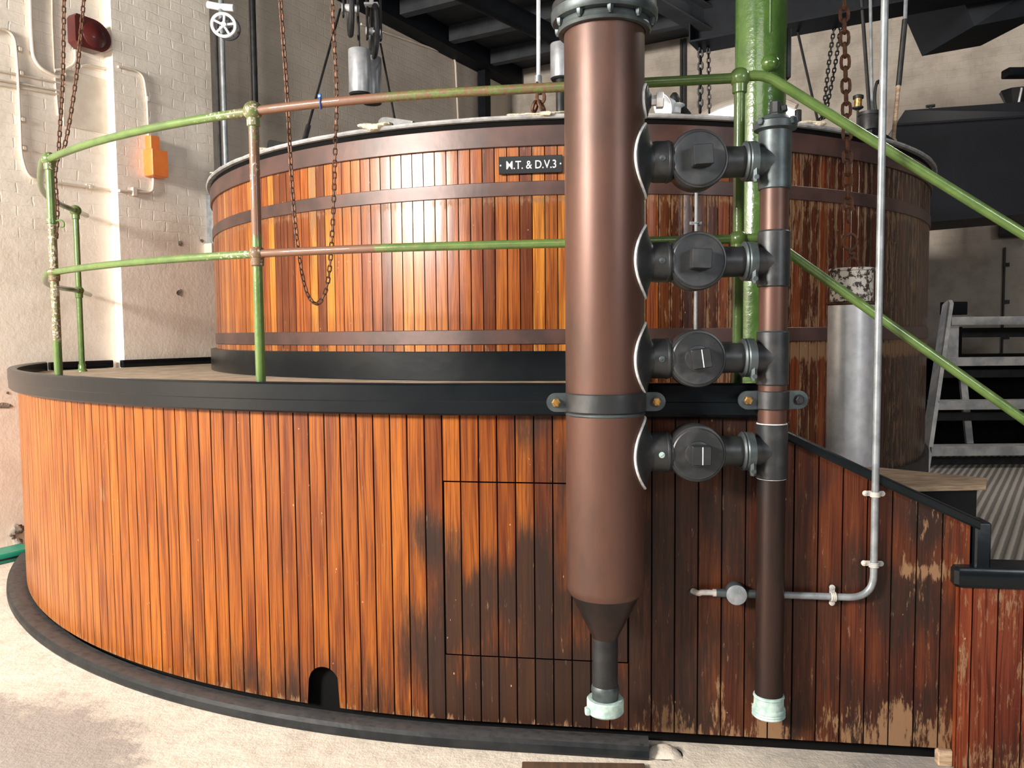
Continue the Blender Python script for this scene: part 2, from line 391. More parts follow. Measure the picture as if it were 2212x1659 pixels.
def floor_mat():
    m, t, b = nt('worn_concrete_floor'); g = geo(t)
    n = noisen(t, g, 1.6, 6, .6, .4); n2 = noisen(t, g, 9, 7, .7); n3 = noisen(t, g, 60, 4, .7)
    c = mixc(t, ramp(t, n2, .35, .7), (.66, .585, .50), (.50, .44, .375))
    # two trodden grey areas
    def spot(cx, cy, r0, r1):
        vd = N(t, 'ShaderNodeVectorMath', operation='DISTANCE'); t.links.new(g, vd.inputs[0]); vd.inputs[1].default_value = (cx, cy, 0)
        return ramp(t, mth(t, 'ADD', vd.outputs['Value'], mth(t, 'MULTIPLY', mth(t, 'SUBTRACT', mth(t, 'ADD', n2, n), 1.0), .8)), r1, r0)
    f = mth(t, 'MAXIMUM', spot(-2.0, 2.75, .50, .74), spot(1.4, 2.5, .3, .7))
    c = mixc(t, mth(t, 'MULTIPLY', f, .85), c, (.24, .22, .205))
    pit = ramp(t, noisen(t, g, 22, 6, .75), .66, .70)
    c = mixc(t, mth(t, 'MULTIPLY', pit, .55), c, (.20, .16, .13))
    t.links.new(c, b.inputs['Base Color']); b.inputs['Roughness'].default_value = .7
    bump(t, mth(t, 'SUBTRACT', mth(t, 'ADD', n2, mth(t, 'MULTIPLY', n3, .35)), mth(t, 'MULTIPLY', pit, .5)), .6, .015, b); return m
M_FLOOR = floor_mat()

def tread_mat():
    m, t, b = nt('chequered_metal_tread_plate'); g = geo(t)
    wv = N(t, 'ShaderNodeTexWave'); t.links.new(vmul(t, g, (1, -.7, 1)), wv.inputs['Vector']); wv.inputs['Scale'].default_value = 11
    wv.bands_direction = 'DIAGONAL'; wv.inputs['Distortion'].default_value = .4
    t.links.new(mixc(t, ramp(t, wv.outputs['Fac'], .3, .7), (.24, .215, .19), (.58, .53, .475)), b.inputs['Base Color'])
    b.inputs['Roughness'].default_value = .6; b.inputs['Metallic'].default_value = .3
    bump(t, wv.outputs['Fac'], .6, .01, b); return m
M_TREAD = tread_mat()

def emit(name, c, e):
    m, t, b = nt(name); b.inputs['Base Color'].default_value = (.8, .8, .8, 1)
    b.inputs['Emission Color'].default_value = (*c, 1); b.inputs['Emission Strength'].default_value = e; return m
M_SKYPANE = emit('daylit_frosted_window_pane', (.80, .87, 1), 1.6)

# ================================================================== THE SETTING
mb = MB(); mb.box(-9, 9, -4, 14, -.1, 0); struct(mb.build('floor', M_FLOOR))
ZC = 5.42
mb = MB(); mb.box(-9, 9, -4, 14, ZC, ZC+.1); struct(mb.build('ceiling', M_JOIST))
# left wall with a shallow pilaster
def s_of(x, off):      # distance along the left wall of the point seen at column x
    p = WL(x, 600, off); return (p-W0).dot(D1)
PE = .10
s1 = s_of(262, PE); s2 = s_of(470, PE)
sC = (W1-W0).dot(D1)
prof = [(-11, 0), (s1, 0), (s1, PE), (s2, PE), (s2, 0), (sC, 0), (sC, -.3), (-11, -.3)]
mb = MB(); mb.prism([W0+D1*a+N1*b for a, b in prof], (0, 0, ZC)); struct(mb.build('wall_left', M_WALLL))
mb = MB(); mb.prism([W1+D2*a+N2*b for a, b in [(-.3, 0), (11, 0), (11, -.3), (-.3, -.3)]], (0, 0, ZC)); struct(mb.build('wall_back', M_WALLB))

# ================================================================== LOWER CLAD PLATFORM
plat = thing('clad_platform', 'low round platform clad in varnished orange vertical boards under a black rim', 'platform', (CX, CY-R, 0))
BW = .0695
def orange(u, k):
    rnd = random.Random(k*7919+13); a = rnd.random(); c = rnd.random()
    col = Vector((.27, .078, .007)).lerp(Vector((.19, .049, .005)), a)
    if c > .8: col = col.lerp(Vector((.34, .105, .011)), .7)
    if c < .1: col = col.lerp(Vector((.14, .034, .006)), .8)
    if u < -1.3: col = col.lerp(Vector((.31, .098, .013)), min(1, (-1.3-u)/.6)*.6)
    if u < -1.7: col = col.lerp(Vector((.36, .130, .030)), min(1, (-1.7-u)/.9)*.85)
    brown = Vector((.125, .034, .009)).lerp(Vector((.075, .022, .008)), a)
    red = Vector((.150, .032, .009)).lerp(Vector((.095, .023, .008)), a)
    col = col.lerp(brown, sst(.02, .55, u)); col = col.lerp(red, sst(1.15, 1.5, u)*.8)
    return col
def stain_low(u, z):
    d = 0; wn = 0; kb = math.floor((u-HU0)/BW); rb = random.Random(kb*17+3).random()
    q = nz(u*1.7, z*1.3, 3); m = nz(u*7, z*4, 11); bz = (rb-.5)*.30
    # damp patch round the hatch, its edge different on every board
    f = sst(-.62, -.12, u+.10*q)*(1-sst(.60, .98, z+.22*nz(u*5, 1, 2)+bz))
    d = max(d, f*(.86+.45*m+.35*bz)*(1-.35*sst(.35, .9, u)))
    d = max(d, f*.98*math.exp(-((u+.10)/.07)**2-((z-.48)/.16)**2))
    d = max(d, (.50+.45*m+.6*bz)*sst(-.16, .3, u)*(1-sst(1.05, 1.3, u)))
    d = max(d, (.75+.3*m)*math.exp(-((u-.18)/.10)**2-((z-1.20)/.12)**2))
    d = max(d, .55*math.exp(-((u+.63)/.17)**2-((z-.20)/.16)**2))
    d = max(d, (.40+.5*m+.6*bz)*sst(1.0, 1.2, u))
    d = max(d, (.62+.7*m)*math.exp(-((u-1.58)/.13)**2))
    d = max(d, .80*math.exp(-((u-1.55)/.17)**2-((z-.12)/.16)**2))
    d = max(d, (.56+.3*m)*(1-sst(.05, .60, z+bz*.6))*sst(-2.6, -.9, u))
    d = max(d, .22+.28*m+.25*bz)
    wn = max(wn, (.60+.55*nz(u*9, z*2, 7))*sst(.35, .6, u)*(1-sst(.08, .42+.24*nz(u*11, 0, 5)+bz*.5, z)))
    wn = max(wn, .36*sst(.6, .8, u))
    wn = max(wn, (.40+.55*q)*sst(1.3, 1.6, u))
    wn = max(wn, .66*math.exp(-((u+1.95)/.07)**2-((z-.83)/.11)**2))
    wn = max(wn, .33)
    wn = max(wn, .55*(1-sst(.06, .10, z)))
    if 1.5 < u < 1.72: wn = max(wn, .75*math.exp(-((z-.70)/.05)**2))
    return d, wn, 0
HU0, HU1 = -.148, .5525
def top_low(u):
    if u < 1.105: return 1.262
    if u < 1.413: return 1.168+(u-1.105)/(.308)*(1.020-1.168)
    return max(1.020+(u-1.413)/(.324)*(.872-1.020), .5)
def arch(u):
    x = (u+.662)/.070
    return .22-.07*(1-math.sqrt(max(0, 1-x*x))) if abs(x) < 1 else 0
def boards(mb, edges, z0f, z1f, rows, off=0, k0=0, g=.0030, dep=.007, stain=stain_low, tintf=orange, pos=low, nrm=None, mid=2, edgew=None):
    for k, (a, b) in enumerate(zip(edges, edges[1:])):
        tint = tintf((a+b)/2, k+k0); cols = [(a+.0001, -dep, 1), (a+g*.55, -dep*.6, .9), (a+g, 0, 0)]
        for j in range(1, mid): cols.append((a+g+(b-a-2*g)*j/mid, .0004, 0))
        cols += [(b-g, 0, 0), (b-g*.55, -dep*.6, .9), (b-.0001, -dep, 1)]
        prev = None; ru = random.Random(k+k0).random()*40
        for (u, o, gr) in cols:
            z0, z1 = z0f(u), z1f(u); cur = []
            for r in range(rows+1):
                z = z0+(z1-z0)*r/rows; st = stain(u, z)
                if edgew and gr == 0 and (u-a < g*1.5 or b-u < g*1.5): st = (st[0], st[1]+edgew(u), 0)
                cur.append(mb.av(pos(u, z, off+o), tint, (st[0], st[1], gr), (u+ru, z)))
            if prev:
                for r in range(rows): mb.f.append((prev[r], cur[r], cur[r+1], prev[r+1]))
            prev = cur
    return mb
HZ0, HZ1 = .318, .990
U_L = -1.335*R-TH*R
left_edges = [HU0-BW*i for i in range(0, int((HU0-U_L)/BW)+1)][::-1]
hat_edges = [HU0+(HU1-HU0)/10*i for i in range(11)]
right_edges = [HU1+.0838*i for i in range(14)]
right_edges = [e for e in right_edges if e < 1.70]+[1.735]
mb = MB()
def fine_left(a, b, n): return [a+(b-a)*i/n for i in range(n+1)]
boards(mb, [e for e in left_edges if e < -.77] , lambda u: .06, top_low, 26)
near = [e for e in left_edges if e > -.86]
boards(mb, near, lambda u: max(.06, arch(u)), top_low, 26, k0=200, mid=8)
boards(mb, hat_edges, lambda u: HZ1+.0025, top_low, 6, k0=300)
boards(mb, hat_edges, lambda u: .06, lambda u: HZ0-.0025, 7, k0=340)
boards(mb, right_edges, lambda u: .06, top_low, 26, k0=400)
mb.build('board_cladding', M_WOOD, plat, fix=False)
mb = MB(); boards(mb, [HU0+.003]+hat_edges[1:-1]+[HU1-.003], lambda u: HZ0+.0025, lambda u: HZ1-.0025, 14, k0=300, off=.001)
hatch = mb.build('access_hatch', M_WOOD, plat, fix=False); hatch['label'] = 'removable boarded hatch let into the curved cladding'
# lining behind the boards
def usteps(a, b, n): return [a+(b-a)*i/n for i in range(n+1)]
mb = MB(); prev = None
for u in usteps(U_L, 1.72, 90):
    zt = top_low(u)-.02; lo = .0 if not (-.8 < u < -.5) else .0
    cur = [mb.av(low(u, lo, -.05)), mb.av(low(u, zt, -.05)), mb.av(low(u, zt, -.09)), mb.av(low(u, lo, -.09))]
    if prev: mb.bridge(prev, cur)
    else: mb.f.append(tuple(reversed(cur)))
    prev = cur
mb.f.append(tuple(prev)); mb.build('inner_lining', M_VOID, plat)
UP = Vector((0, 0, 1))
# rim board round the deck
RIMZ0, RIMZ1 = 1.246, 1.366
path = [(low(u, 0), lown(u), UP) for u in usteps(U_L, 1.09, 110)]
mb = MB(); mb.sweep(path, [(.003, RIMZ0), (.040, RIMZ0), (.048, RIMZ0+.008), (.048, RIMZ0+.050), (.051, RIMZ0+.054), (.051, RIMZ1-.008), (.044, RIMZ1), (.008, RIMZ1), (0, RIMZ1-.008), (0, RIMZ0+.02)])
mb.build('rim_board', M_BLACK, plat, smooth=30)
# deck
def wall_r(b):           # reach from the centre to the left wall face (pilaster) in direction b
    d = Vector((math.sin(b), -math.cos(b), 0)); q = d.dot(-N1)
    return 2.865/q if q > .05 else 99
mb = MB(); prev = None; DZ = 1.300
for i in range(121):
    b = -2.3+(2.3+.075)*i/120; ro = min(R-.004, wall_r(b)); ri = RU+.03
    d = Vector((math.sin(b), -math.cos(b), 0)); a0, a1 = C+d*ri, C+d*max(ro, ri+.003)
    cur = [mb.av(a0+UP*(DZ-.05)), mb.av(a0+UP*DZ), mb.av(a1+UP*DZ), mb.av(a1+UP*(DZ-.05))]
    if prev: mb.bridge(prev, cur)
    else: mb.f.append(tuple(reversed(cur)))
    prev = cur
mb.f.append(tuple(prev)); mb.build('deck', M_DECK, plat)
mb = MB()               # raised radial slats worn into the deck near the posts
for i in range(39):
    b = -.95+.026*i; d = Vector((math.sin(b), -math.cos(b), 0)); t = Vector((math.cos(b), math.sin(b), 0))
    r0 = R-.50+.25*max(0, (i-30)/16); mb.obox(C+d*((r0+R-.11)/2)+UP*(DZ+.002), d, t, UP, (R-.11-r0)/2, .036, .002)
mb.build('deck_slats', M_DECK, plat)
mb = MB(); mb.sweep([(low(u, 0), lown(u), UP) for u in usteps(.62, 1.09, 8)], [(-.11, 1.20), (-.004, 1.20), (-.004, 1.30), (-.11, 1.30)])
mb.build('edge_beam', M_BLACK, plat)
# curb where the deck meets the wall
mb = MB(); a = W0+N1*(PE+.028)
mb.obox(a+D1*((s1+s2)/2+.05)+UP*(DZ+.030), D1, N1, UP, (s2-s1)/2+.10, .022, .030, .006)
mb.obox(W0+N1*.026+D1*((s1-.42)/2)+UP*(DZ+.030), D1, N1, UP, (s1+.30)/2, .022, .030, .006)
mb.build('wall_curb', M_BLACK, plat)
# sloping top board over the stair side, its end post, and the side panel
pts = [PS(1702, 945, .012), PS(1888, 1030, .012), PS(2100, 1125, .012)]
pts = [low(1.112, 1.176, .01), low(1.413, 1.030, .01), low(1.735, .882, .01)]
mb = MB(); mb.sweep([(p, NS, UP) for p in [pts[0]-(pts[1]-pts[0])*.03, pts[1], pts[2]+(pts[2]-pts[1])*.06]], [(-.05, -.018), (.010, -.018), (.016, -.010), (.016, .012), (.008, .018), (-.05, .018)])
mb.build('sloping_cap_board', M_BLACK, plat)
mb = MB(); p = low(1.768, 0, -.03); mb.obox(p+UP*.44, Vector((math.cos(TH), math.sin(TH), 0)), NS, UP, .026, .05, .44, .006)
mb.build('end_post', M_BLACK, plat)
# side panel (redder, stands a little proud)
mb = MB()
def tint_side(u, k):
    rnd = random.Random(k); return Vector((.20, .042, .014)).lerp(Vector((.13, .030, .012)), rnd.random())
def stain_side(u, z):
    q = nz(u*5, z*3, 9); return (.18+.3*q+.35*(1-sst(.02, .3, z)), .44+.25*nz(u*8, z*5, 1)+.12*(1-sst(.0, .15, z)), 0)
boards(mb, [1.690, 1.735, 1.818, 1.902, 1.985, 2.07, 2.15, 2.23, 2.31, 2.39], lambda u: .003, lambda u: .656, 14, off=.028, k0=700, stain=stain_side, tintf=tint_side)
a = [mb.av(low(1.690, z, o), tint_side(1, 700), (.3, .4, 0), (o, z)) for z, o in ((.003, .0), (.003, .028), (.656, .028), (.656, .0))]
mb.f.append((a[3], a[2], a[1], a[0]))
mb.build('side_panel', M_WOOD, plat, fix=False)
mb = MB(); dd = Vector((math.cos(TH), math.sin(TH), 0))
mb.obox(low(2.03, 0, -.02)+UP*.692, dd, NS, UP, .36, .065, .036, .012)
mb.build('side_cap_board', M_BLACK, plat)

# kerb at the foot
mb = MB(); kp = []
for u in usteps(U_L, .625, 90):
    kp.append((low(u, 0), lown(u), UP))
mb.sweep(kp, [(-.012, .002), (.102, .002), (.109, .014), (.107, .038), (.096, .051), (.066, .052), (.012, .040), (-.012, .036)])
tag(mb.build('floor_kerb', M_KERB), 'rounded black painted kerb along the foot of the board cladding', 'kerb')
mb = MB()
p = low(.68, .0, .045); mb.sphere(p+UP*.0-UP*.012, .07, 20, 10, (1.0, .7, .6))
for i, v in enumerate(mb.v):
    q = Vector(v); n_ = nz(q.x*22, q.y*22, q.z*22)*.022; q = p+(q-p)*(1+n_*7); mb.v[i] = (q.x, q.y, max(q.z, .001))
tag(mb.build('mortar_fillet', M_FLOOR), 'rough lump of pale mortar at the broken end of the black kerb', 'mortar')

# ================================================================== UPPER VESSEL
ves = thing('mash_vessel', 'large round wooden mash vessel with staves and maroon iron hoops', 'vessel', (CX, CY, .0))
def vp(u, z, off=0):
    b = u/RU; return Vector((CX+(RU+off)*math.sin(b), CY-(RU+off)*math.cos(b), z))
NST = 270; SW = 2*PI*RU/NST
def tint_v(u, k):
    rnd = random.Random(k*31+5); a, c = rnd.random(), rnd.random(); b = u/RU
    col = Vector((.27, .072, .011)).lerp(Vector((.40, .135, .022)), a)
    if c < .20: col = Vector((.46, .180, .026))
    elif c < .42: col = Vector((.155, .042, .010))
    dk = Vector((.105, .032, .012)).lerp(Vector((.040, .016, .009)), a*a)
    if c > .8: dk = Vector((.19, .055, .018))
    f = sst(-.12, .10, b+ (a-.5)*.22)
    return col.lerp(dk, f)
def stain_v(u, z):
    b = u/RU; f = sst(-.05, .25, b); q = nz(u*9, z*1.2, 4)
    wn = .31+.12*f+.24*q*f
    # white worn stave on the left
    wn = max(wn, .85*math.exp(-((b+.592)/.012)**2)*(.6+.5*sst(1.9, 2.4, z)))
    for zz in (2.24, 1.575, 2.50, 1.30):
        wn = max(wn, .62*math.exp(-((z-zz)/.022)**2))
    wn = max(wn, (.50+.3*f)*(1-sst(1.46, 1.50, z)) if z > 1.40 else wn)
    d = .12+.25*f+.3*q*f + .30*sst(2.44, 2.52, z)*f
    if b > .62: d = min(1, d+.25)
    return d, wn, 0
mb = MB()
edges = [(-NST/2+i)*SW for i in range(NST+1)]
boards(mb, edges, lambda u: .69, lambda u: 2.60, 42, stain=stain_v, tintf=tint_v, pos=vp, g=.0028, dep=.006, mid=4, edgew=lambda u: .16*sst(-.1, .2, u/RU)+.05)
mb.build('staves', M_STAVE, ves, fix=False)
def hoop(mb, r0, r1, z0, z1, b0=-PI, b1=PI, n=200, bev=.003):
    path = []
    full = b1-b0 > 6.28
    prof = [(r0, z0), (r1-bev, z0), (r1, z0+bev), (r1, z1-bev), (r1-bev, z1), (r0, z1)]
    prev = None; first = None
    for i in range(n if full else n+1):
        b = b0+(b1-b0)*i/n; d = Vector((math.sin(b), -math.cos(b), 0))
        cur = [mb.av(C+d*r+UP*z) for r, z in prof]
        if prev: mb.bridge(prev, cur)
        else: first = cur
        prev = cur
    if full: mb.bridge(prev, first)
    else: mb.f.append(tuple(reversed(first))); mb.f.append(tuple(prev))
    return mb
for z0, z1, r1, nm in ((2.508, 2.612, RU+.016, 'top_hoop'), (2.258, 2.332, RU+.008, 'middle_hoop'), (1.490, 1.568, RU+.008, 'lower_hoop')):
    mb = MB(); hoop(mb, RU-.003, r1, z0, z1); mb.build('iron_hoop', M_BAND, ves)
for px in (893, 1245): pass
mb = MB(); hoop(mb, RU-.002, RU+.045, DZ+.001, 1.455, -2.25, .085, 150); mb.build('base_skirt', M_BLACK, ves)
mb = MB(); hoop(mb, RU-.05, RU+.03, .402, .690, -.9, 1.6, 80); mb.build('vessel_foot', M_DARKM, ves)
mb = MB(); hoop(mb, RU-.08, RU+.010, 2.612, 2.640); mb.build('rubber_gasket', M_VOID, ves)
mb = MB(); prev = None
for i in range(220):
    b = -PI+2*PI*i/220; d = Vector((math.sin(b), -math.cos(b), 0)); j = .004*nz(b*20, 1)
    cur = [mb.av(C+d*r+UP*z) for r, z in ((RU-.4, 2.640), (RU+.035, 2.640), (RU+.042+j, 2.648), (RU+.038, 2.660+j), (RU+.02, 2.664+j), (RU-.4, 2.70))]
    if prev: mb.bridge(prev, cur)
    else: first = cur
    prev = cur
mb.bridge(prev, first)
c0 = [mb.av(C+Vector((math.sin(b), -math.cos(b), 0))*(RU-.4)+UP*2.70) for b in [2*PI*i/60 for i in range(60)]]; mb.f.append(tuple(c0))
lid = mb.build('lid', M_LID, ves)
for px, py, sx, sz in ((470, 380, .05, .012), (820, 290, .10, .022), (1165, 252, .15, .016), (570, 338, .04, .018), (1745, 283, .08, .014)):
    p = PC(px, py, RU+.0); p.z = 2.664; mb = MB(); mb.sphere(p, 1, 24, 10, (sx, .05, sz))
    for i, v in enumerate(mb.v):
        q = Vector(v); mb.v[i] = tuple(p+(q-p)*(1+.9*nz(q.x*18, q.y*18, q.z*30)))
    mb.build('sealant_lump', M_FOAM, ves)
for px, py, wd in ((602, 322, .10), (855, 272, .12), (1895, 262, .15)):
    p = PC(px, py, RU-.03); b = math.atan2(p.x-CX, CY-p.y); t = Vector((math.cos(b), math.sin(b), 0)); o = Vector((math.sin(b), -math.cos(b), 0)); p.z = 2.668
    mb = MB(); mb.prism([p-t*wd*.75-o*.03, p-t*wd*.75-o*.03+UP*.035, p-t*wd*.6-o*.03+UP*.05, p-t*wd*.35-o*.03+UP*.05, p+t*wd-o*.03+UP*.012, p+t*wd-o*.03], o*.06)
    mb.build('lid_clamp', M_BLACK, ves)
# name plate
pc = PC(1146, 356, RU+.012); b = math.atan2(pc.x-CX, CY-pc.y); t = Vector((math.cos(b), math.sin(b), 0)); o = Vector((math.sin(b), -math.cos(b), 0))
pw = (PC(1214, 356, RU)-PC(1077, 357, RU)).length/2; ph = .045
mb = MB(); mb.obox(pc, t, UP, o, pw, ph, .006, .003); plate = mb.build('name_plate', M_PLATE, ves)
plate['label'] = 'black plate lettered M.T. & D.V.3 in white'
def text(body, centre, xd, yd, width, height, mat, name, parent):
    cu = bpy.data.curves.new('txt', 'FONT'); cu.body = body; cu.extrude = .0; cu.size = 1; cu.offset = .003
    to = bpy.data.objects.new('txt', cu); COL.objects.link(to); bpy.context.view_layer.update()
    me = bpy.data.meshes.new_from_object(to.evaluated_get(bpy.context.evaluated_depsgraph_get()))
    bpy.data.objects.remove(to)
    xs = [v.co.x for v in me.vertices]; ys = [v.co.y for v in me.vertices]
    x0, x1, y0, y1 = min(xs), max(xs), min(ys), max(ys); zd = xd.cross(yd)
    for v in me.vertices:
        v.co = centre+xd*((v.co.x-(x0+x1)/2)/(x1-x0)*width)+yd*((v.co.y-(y0+y1)/2)/(y1-y0)*height)+zd*.0005
    me.name = name; me.materials.clear(); me.materials.append(mat); ob = bpy.data.objects.new(name, me); COL.objects.link(ob)
    sub(ob, parent); return ob
text('M.T. & D.V.3', pc+o*.0065+t*.004, t, UP, pw*2*.78, ph*2*.46, M_LETTER, 'lettering', plate)
for sg in (-1, 1):
    mb = MB(); mb.lathe(pc+t*(pw*.94*sg)+o*.005, o, [(0, .005), (.002, .004)], 10); sub(mb.build('plate_screw', M_STEEL), plate)

# ================================================================== COPPER STANDPIPE
YP = 2.78
px0 = PY(1306, 700, YP).x
def zp(y, x=1306, Y=YP): return PY(x, y, Y).z
PR = .1345
sp_ = thing('copper_standpipe', 'tall wide brown copper pipe with bolted top flange, tapering to a narrow tail', 'pipe', (px0, YP, zp(1500)))
def pc_(z): return Vector((px0, YP, z))
zt, zb_, zc, ztl = zp(72), zp(1262), zp(1376), zp(1478)
mb = MB(); mb.lathe(pc_(zb_), UP, [(-.030, PR-.012), (-.012, PR-.002), (0, PR), (zt-zb_, PR)], 64, cap0=False, cap1=False); mb.build('barrel', M_COPPER, sp_)
mb = MB(); mb.lathe(pc_(zc), UP, [(0, .0455), (.006, .047), (zb_-zc-.030, PR-.0125)], 64, False, False); mb.build('cone', M_COPPERD, sp_)
mb = MB(); mb.lathe(pc_(ztl-.01), UP, [(0, .0445), (zc-ztl+.014, .0445)], 40); mb.build('tail_pipe', M_DARKM, sp_)
mb = MB(); z = zp(1512); mb.lathe(pc_(z-.02), UP, [(0, .046), (.02, .046), (ztl-z-.008, .047), (ztl-z-.002, .0495), (ztl-z+.012, .049), (ztl-z+.02, .0455)], 40); mb.build('tail_ferrule', M_BRONZE2, sp_)
mb = MB(); z0 = zp(1538); z1 = zp(1507); mb.lathe(pc_(z0), UP, [(0, .050), (0, .060), (.006, .065), (z1-z0-.005, .065), (z1-z0, .061), (z1-z0, .047)], 40, False, False)
mb.obox(pc_((z0+z1)/2-.012)+Vector((-.064, -.02, 0)), (1, 0, 0), (0, 1, 0), UP, .01, .014, .012, .004); mb.build('coupling_nut', M_VERD, sp_)
# flange
zf = zp(45)
mb = MB(); mb.lathe(pc_(zf), UP, [(-.045, PR+.002), (-.045, PR+.018), (-.036, PR+.022), (-.022, PR+.018), (-.016, PR+.018), (-.012, .150), (-.010, .172), (0, .178), (.022, .178), (.026, .172), (.026, .05)], 64, False, False); fl = mb.build('top_flange', M_BRONZE2, sp_)
mb = MB(); mb.lathe(pc_(zf+.026), UP, [(0, .174), (.022, .174), (.022, .09), (.3, .09), (.3, .0)], 64, False, False); mb.build('blank_flange', M_BRONZE, sp_)
for i in range(10):
    a = 2*PI*i/10+.32; q = pc_(zf)+Vector((math.cos(a), math.sin(a), 0))*.160
    mb = MB(); mb.lathe(q-UP*.030, UP, [(0, .006), (.006, .010), (.018, .0115), (.022, .0115)], 6); mb.cyl(q-UP*.034, q+UP*.05, .005, 10); mb.build('flange_bolt', M_BRONZE2, sp_)
mb = MB(); z = zp(892); mb.lathe(pc_(z), UP, [(-.006, PR), (-.002, PR+.004), (.004, PR+.004), (.008, PR)], 64, False, False); mb.build('solder_joint', M_BRONZE2, sp_)

def saddle(zc_, hr, nr, xo, parent, mat=M_BRONZE, ang=0):
    """curved saddle flange hugging the barrel, rising to a nozzle of radius nr at distance xo"""
    def surf(a, hh, r): return Vector((px0+r*math.cos(a+ang), YP+r*math.sin(a+ang), zc_+hh))
    rings = []; n = 48; mb = MB(); axis = Vector((math.cos(ang), math.sin(ang), 0)); tg = Vector((-math.sin(ang), math.cos(ang), 0))
    spec = [(1.0, .001), (1.0, .009), (.95, .012), (.80, .013)]
    for f, h in spec:
        rings.append([mb.av(surf(hr*f*math.cos(2*PI*i/n)/PR*.94, hr*f*math.sin(2*PI*i/n), PR+h)) for i in range(n)])
    for f, x in ((.35, .3), (.1, .62), (0, 1.0)):
        rg = []
        for i in range(n):
            a = 2*PI*i/n; s0 = surf(hr*.80*math.cos(a)/PR*.94, hr*.80*math.sin(a), PR+.013)
            noz = Vector((px0, YP, zc_))+axis*xo+tg*(nr*math.cos(a))+UP*(nr*math.sin(a))
            base = Vector((px0, YP, zc_))+axis*(s0-Vector((px0, YP, zc_))).dot(axis)
            p = s0.lerp(noz, 1-f); p = p+axis*(((base+ (noz-base)*x)-p).dot(axis)*.55)
            rg.append(mb.av(p))
        rings.append(rg)
    for a, b in zip(rings, rings[1:]): mb.bridge(a, b)
    mb.f.append(tuple(rings[-1])); o_ = mb.build('saddle', mat, parent, smooth=50)
    mb = MB(); mb.tube([surf(hr*1.01*math.cos(2*PI*i/64)/PR*.94, hr*1.01*math.sin(2*PI*i/64), PR+.003) for i in range(64)], .0052, 8, closed=True)
    bead = mb.build('solder_bead', M_SOLDER); sub(bead, o_)
    return o_
# plugged boss high on the pipe
zb2 = zp(222); A2 = -.12
ax = Vector((math.cos(A2), math.sin(A2), 0))
boss = saddle(zb2, .052, .022, PR+.022, sp_, ang=A2)
mb = MB(); q = Vector((px0, YP, zb2)); mb.lathe(q+ax*(PR+.018), ax, [(0, .018), (.02, .018), (.021, .028), (.042, .028), (.045, .024)], 6); mb.build('boss_plug', M_STEEL, sp_)

# ================================================================== SLIM RISER PIPE WITH TEES
YR = 2.80
xr = PY(1669, 760, YR).x; RR = .0485
rs = thing('copper_riser_pipe', 'narrow upright copper pipe with four dark bronze tee fittings', 'pipe', (xr, YR, PY(1660, 1540, YR).z))
def rc(z): return Vector((xr, YR, z))
def zr(y): return PY(1669, y, YR).z
tee_y = ((283, 410, 350), (500, 620, 565), (716, 831, 772), (915, 1032, 973))
zend = zr(1505)
mb = MB(); mb.lathe(rc(zend), UP, [(0, RR), (zr(1030)-zend, RR)], 40, False, False); mb.build('lower_pipe', M_COPPERD, rs)
for a, b in ((410, 500), (620, 716), (831, 915)):
    mb = MB(); mb.lathe(rc(zr(b)-.004), UP, [(0, RR-.0005), (zr(a)-zr(b)+.008, RR-.0005)], 40, False, False); mb.build('pipe_length', M_COPPER, rs)
mb = MB(); z0, z1 = zr(1545), zr(1498)
mb.lathe(rc(z0), UP, [(0, .040), (0, .054), (.004, .058), (.010, .056), (.013, .058), (.019, .056), (.022, .058), (.029, .057), (.033, .052), (z1-z0-.012, .051), (z1-z0-.008, .054), (z1-z0-.003, .053), (z1-z0, RR)], 48, False, False)
mb.build('threaded_end', M_VERD, rs)
valves = []
vx_px = (1513, 1510, 1509, 1509)
nz_r = .0505
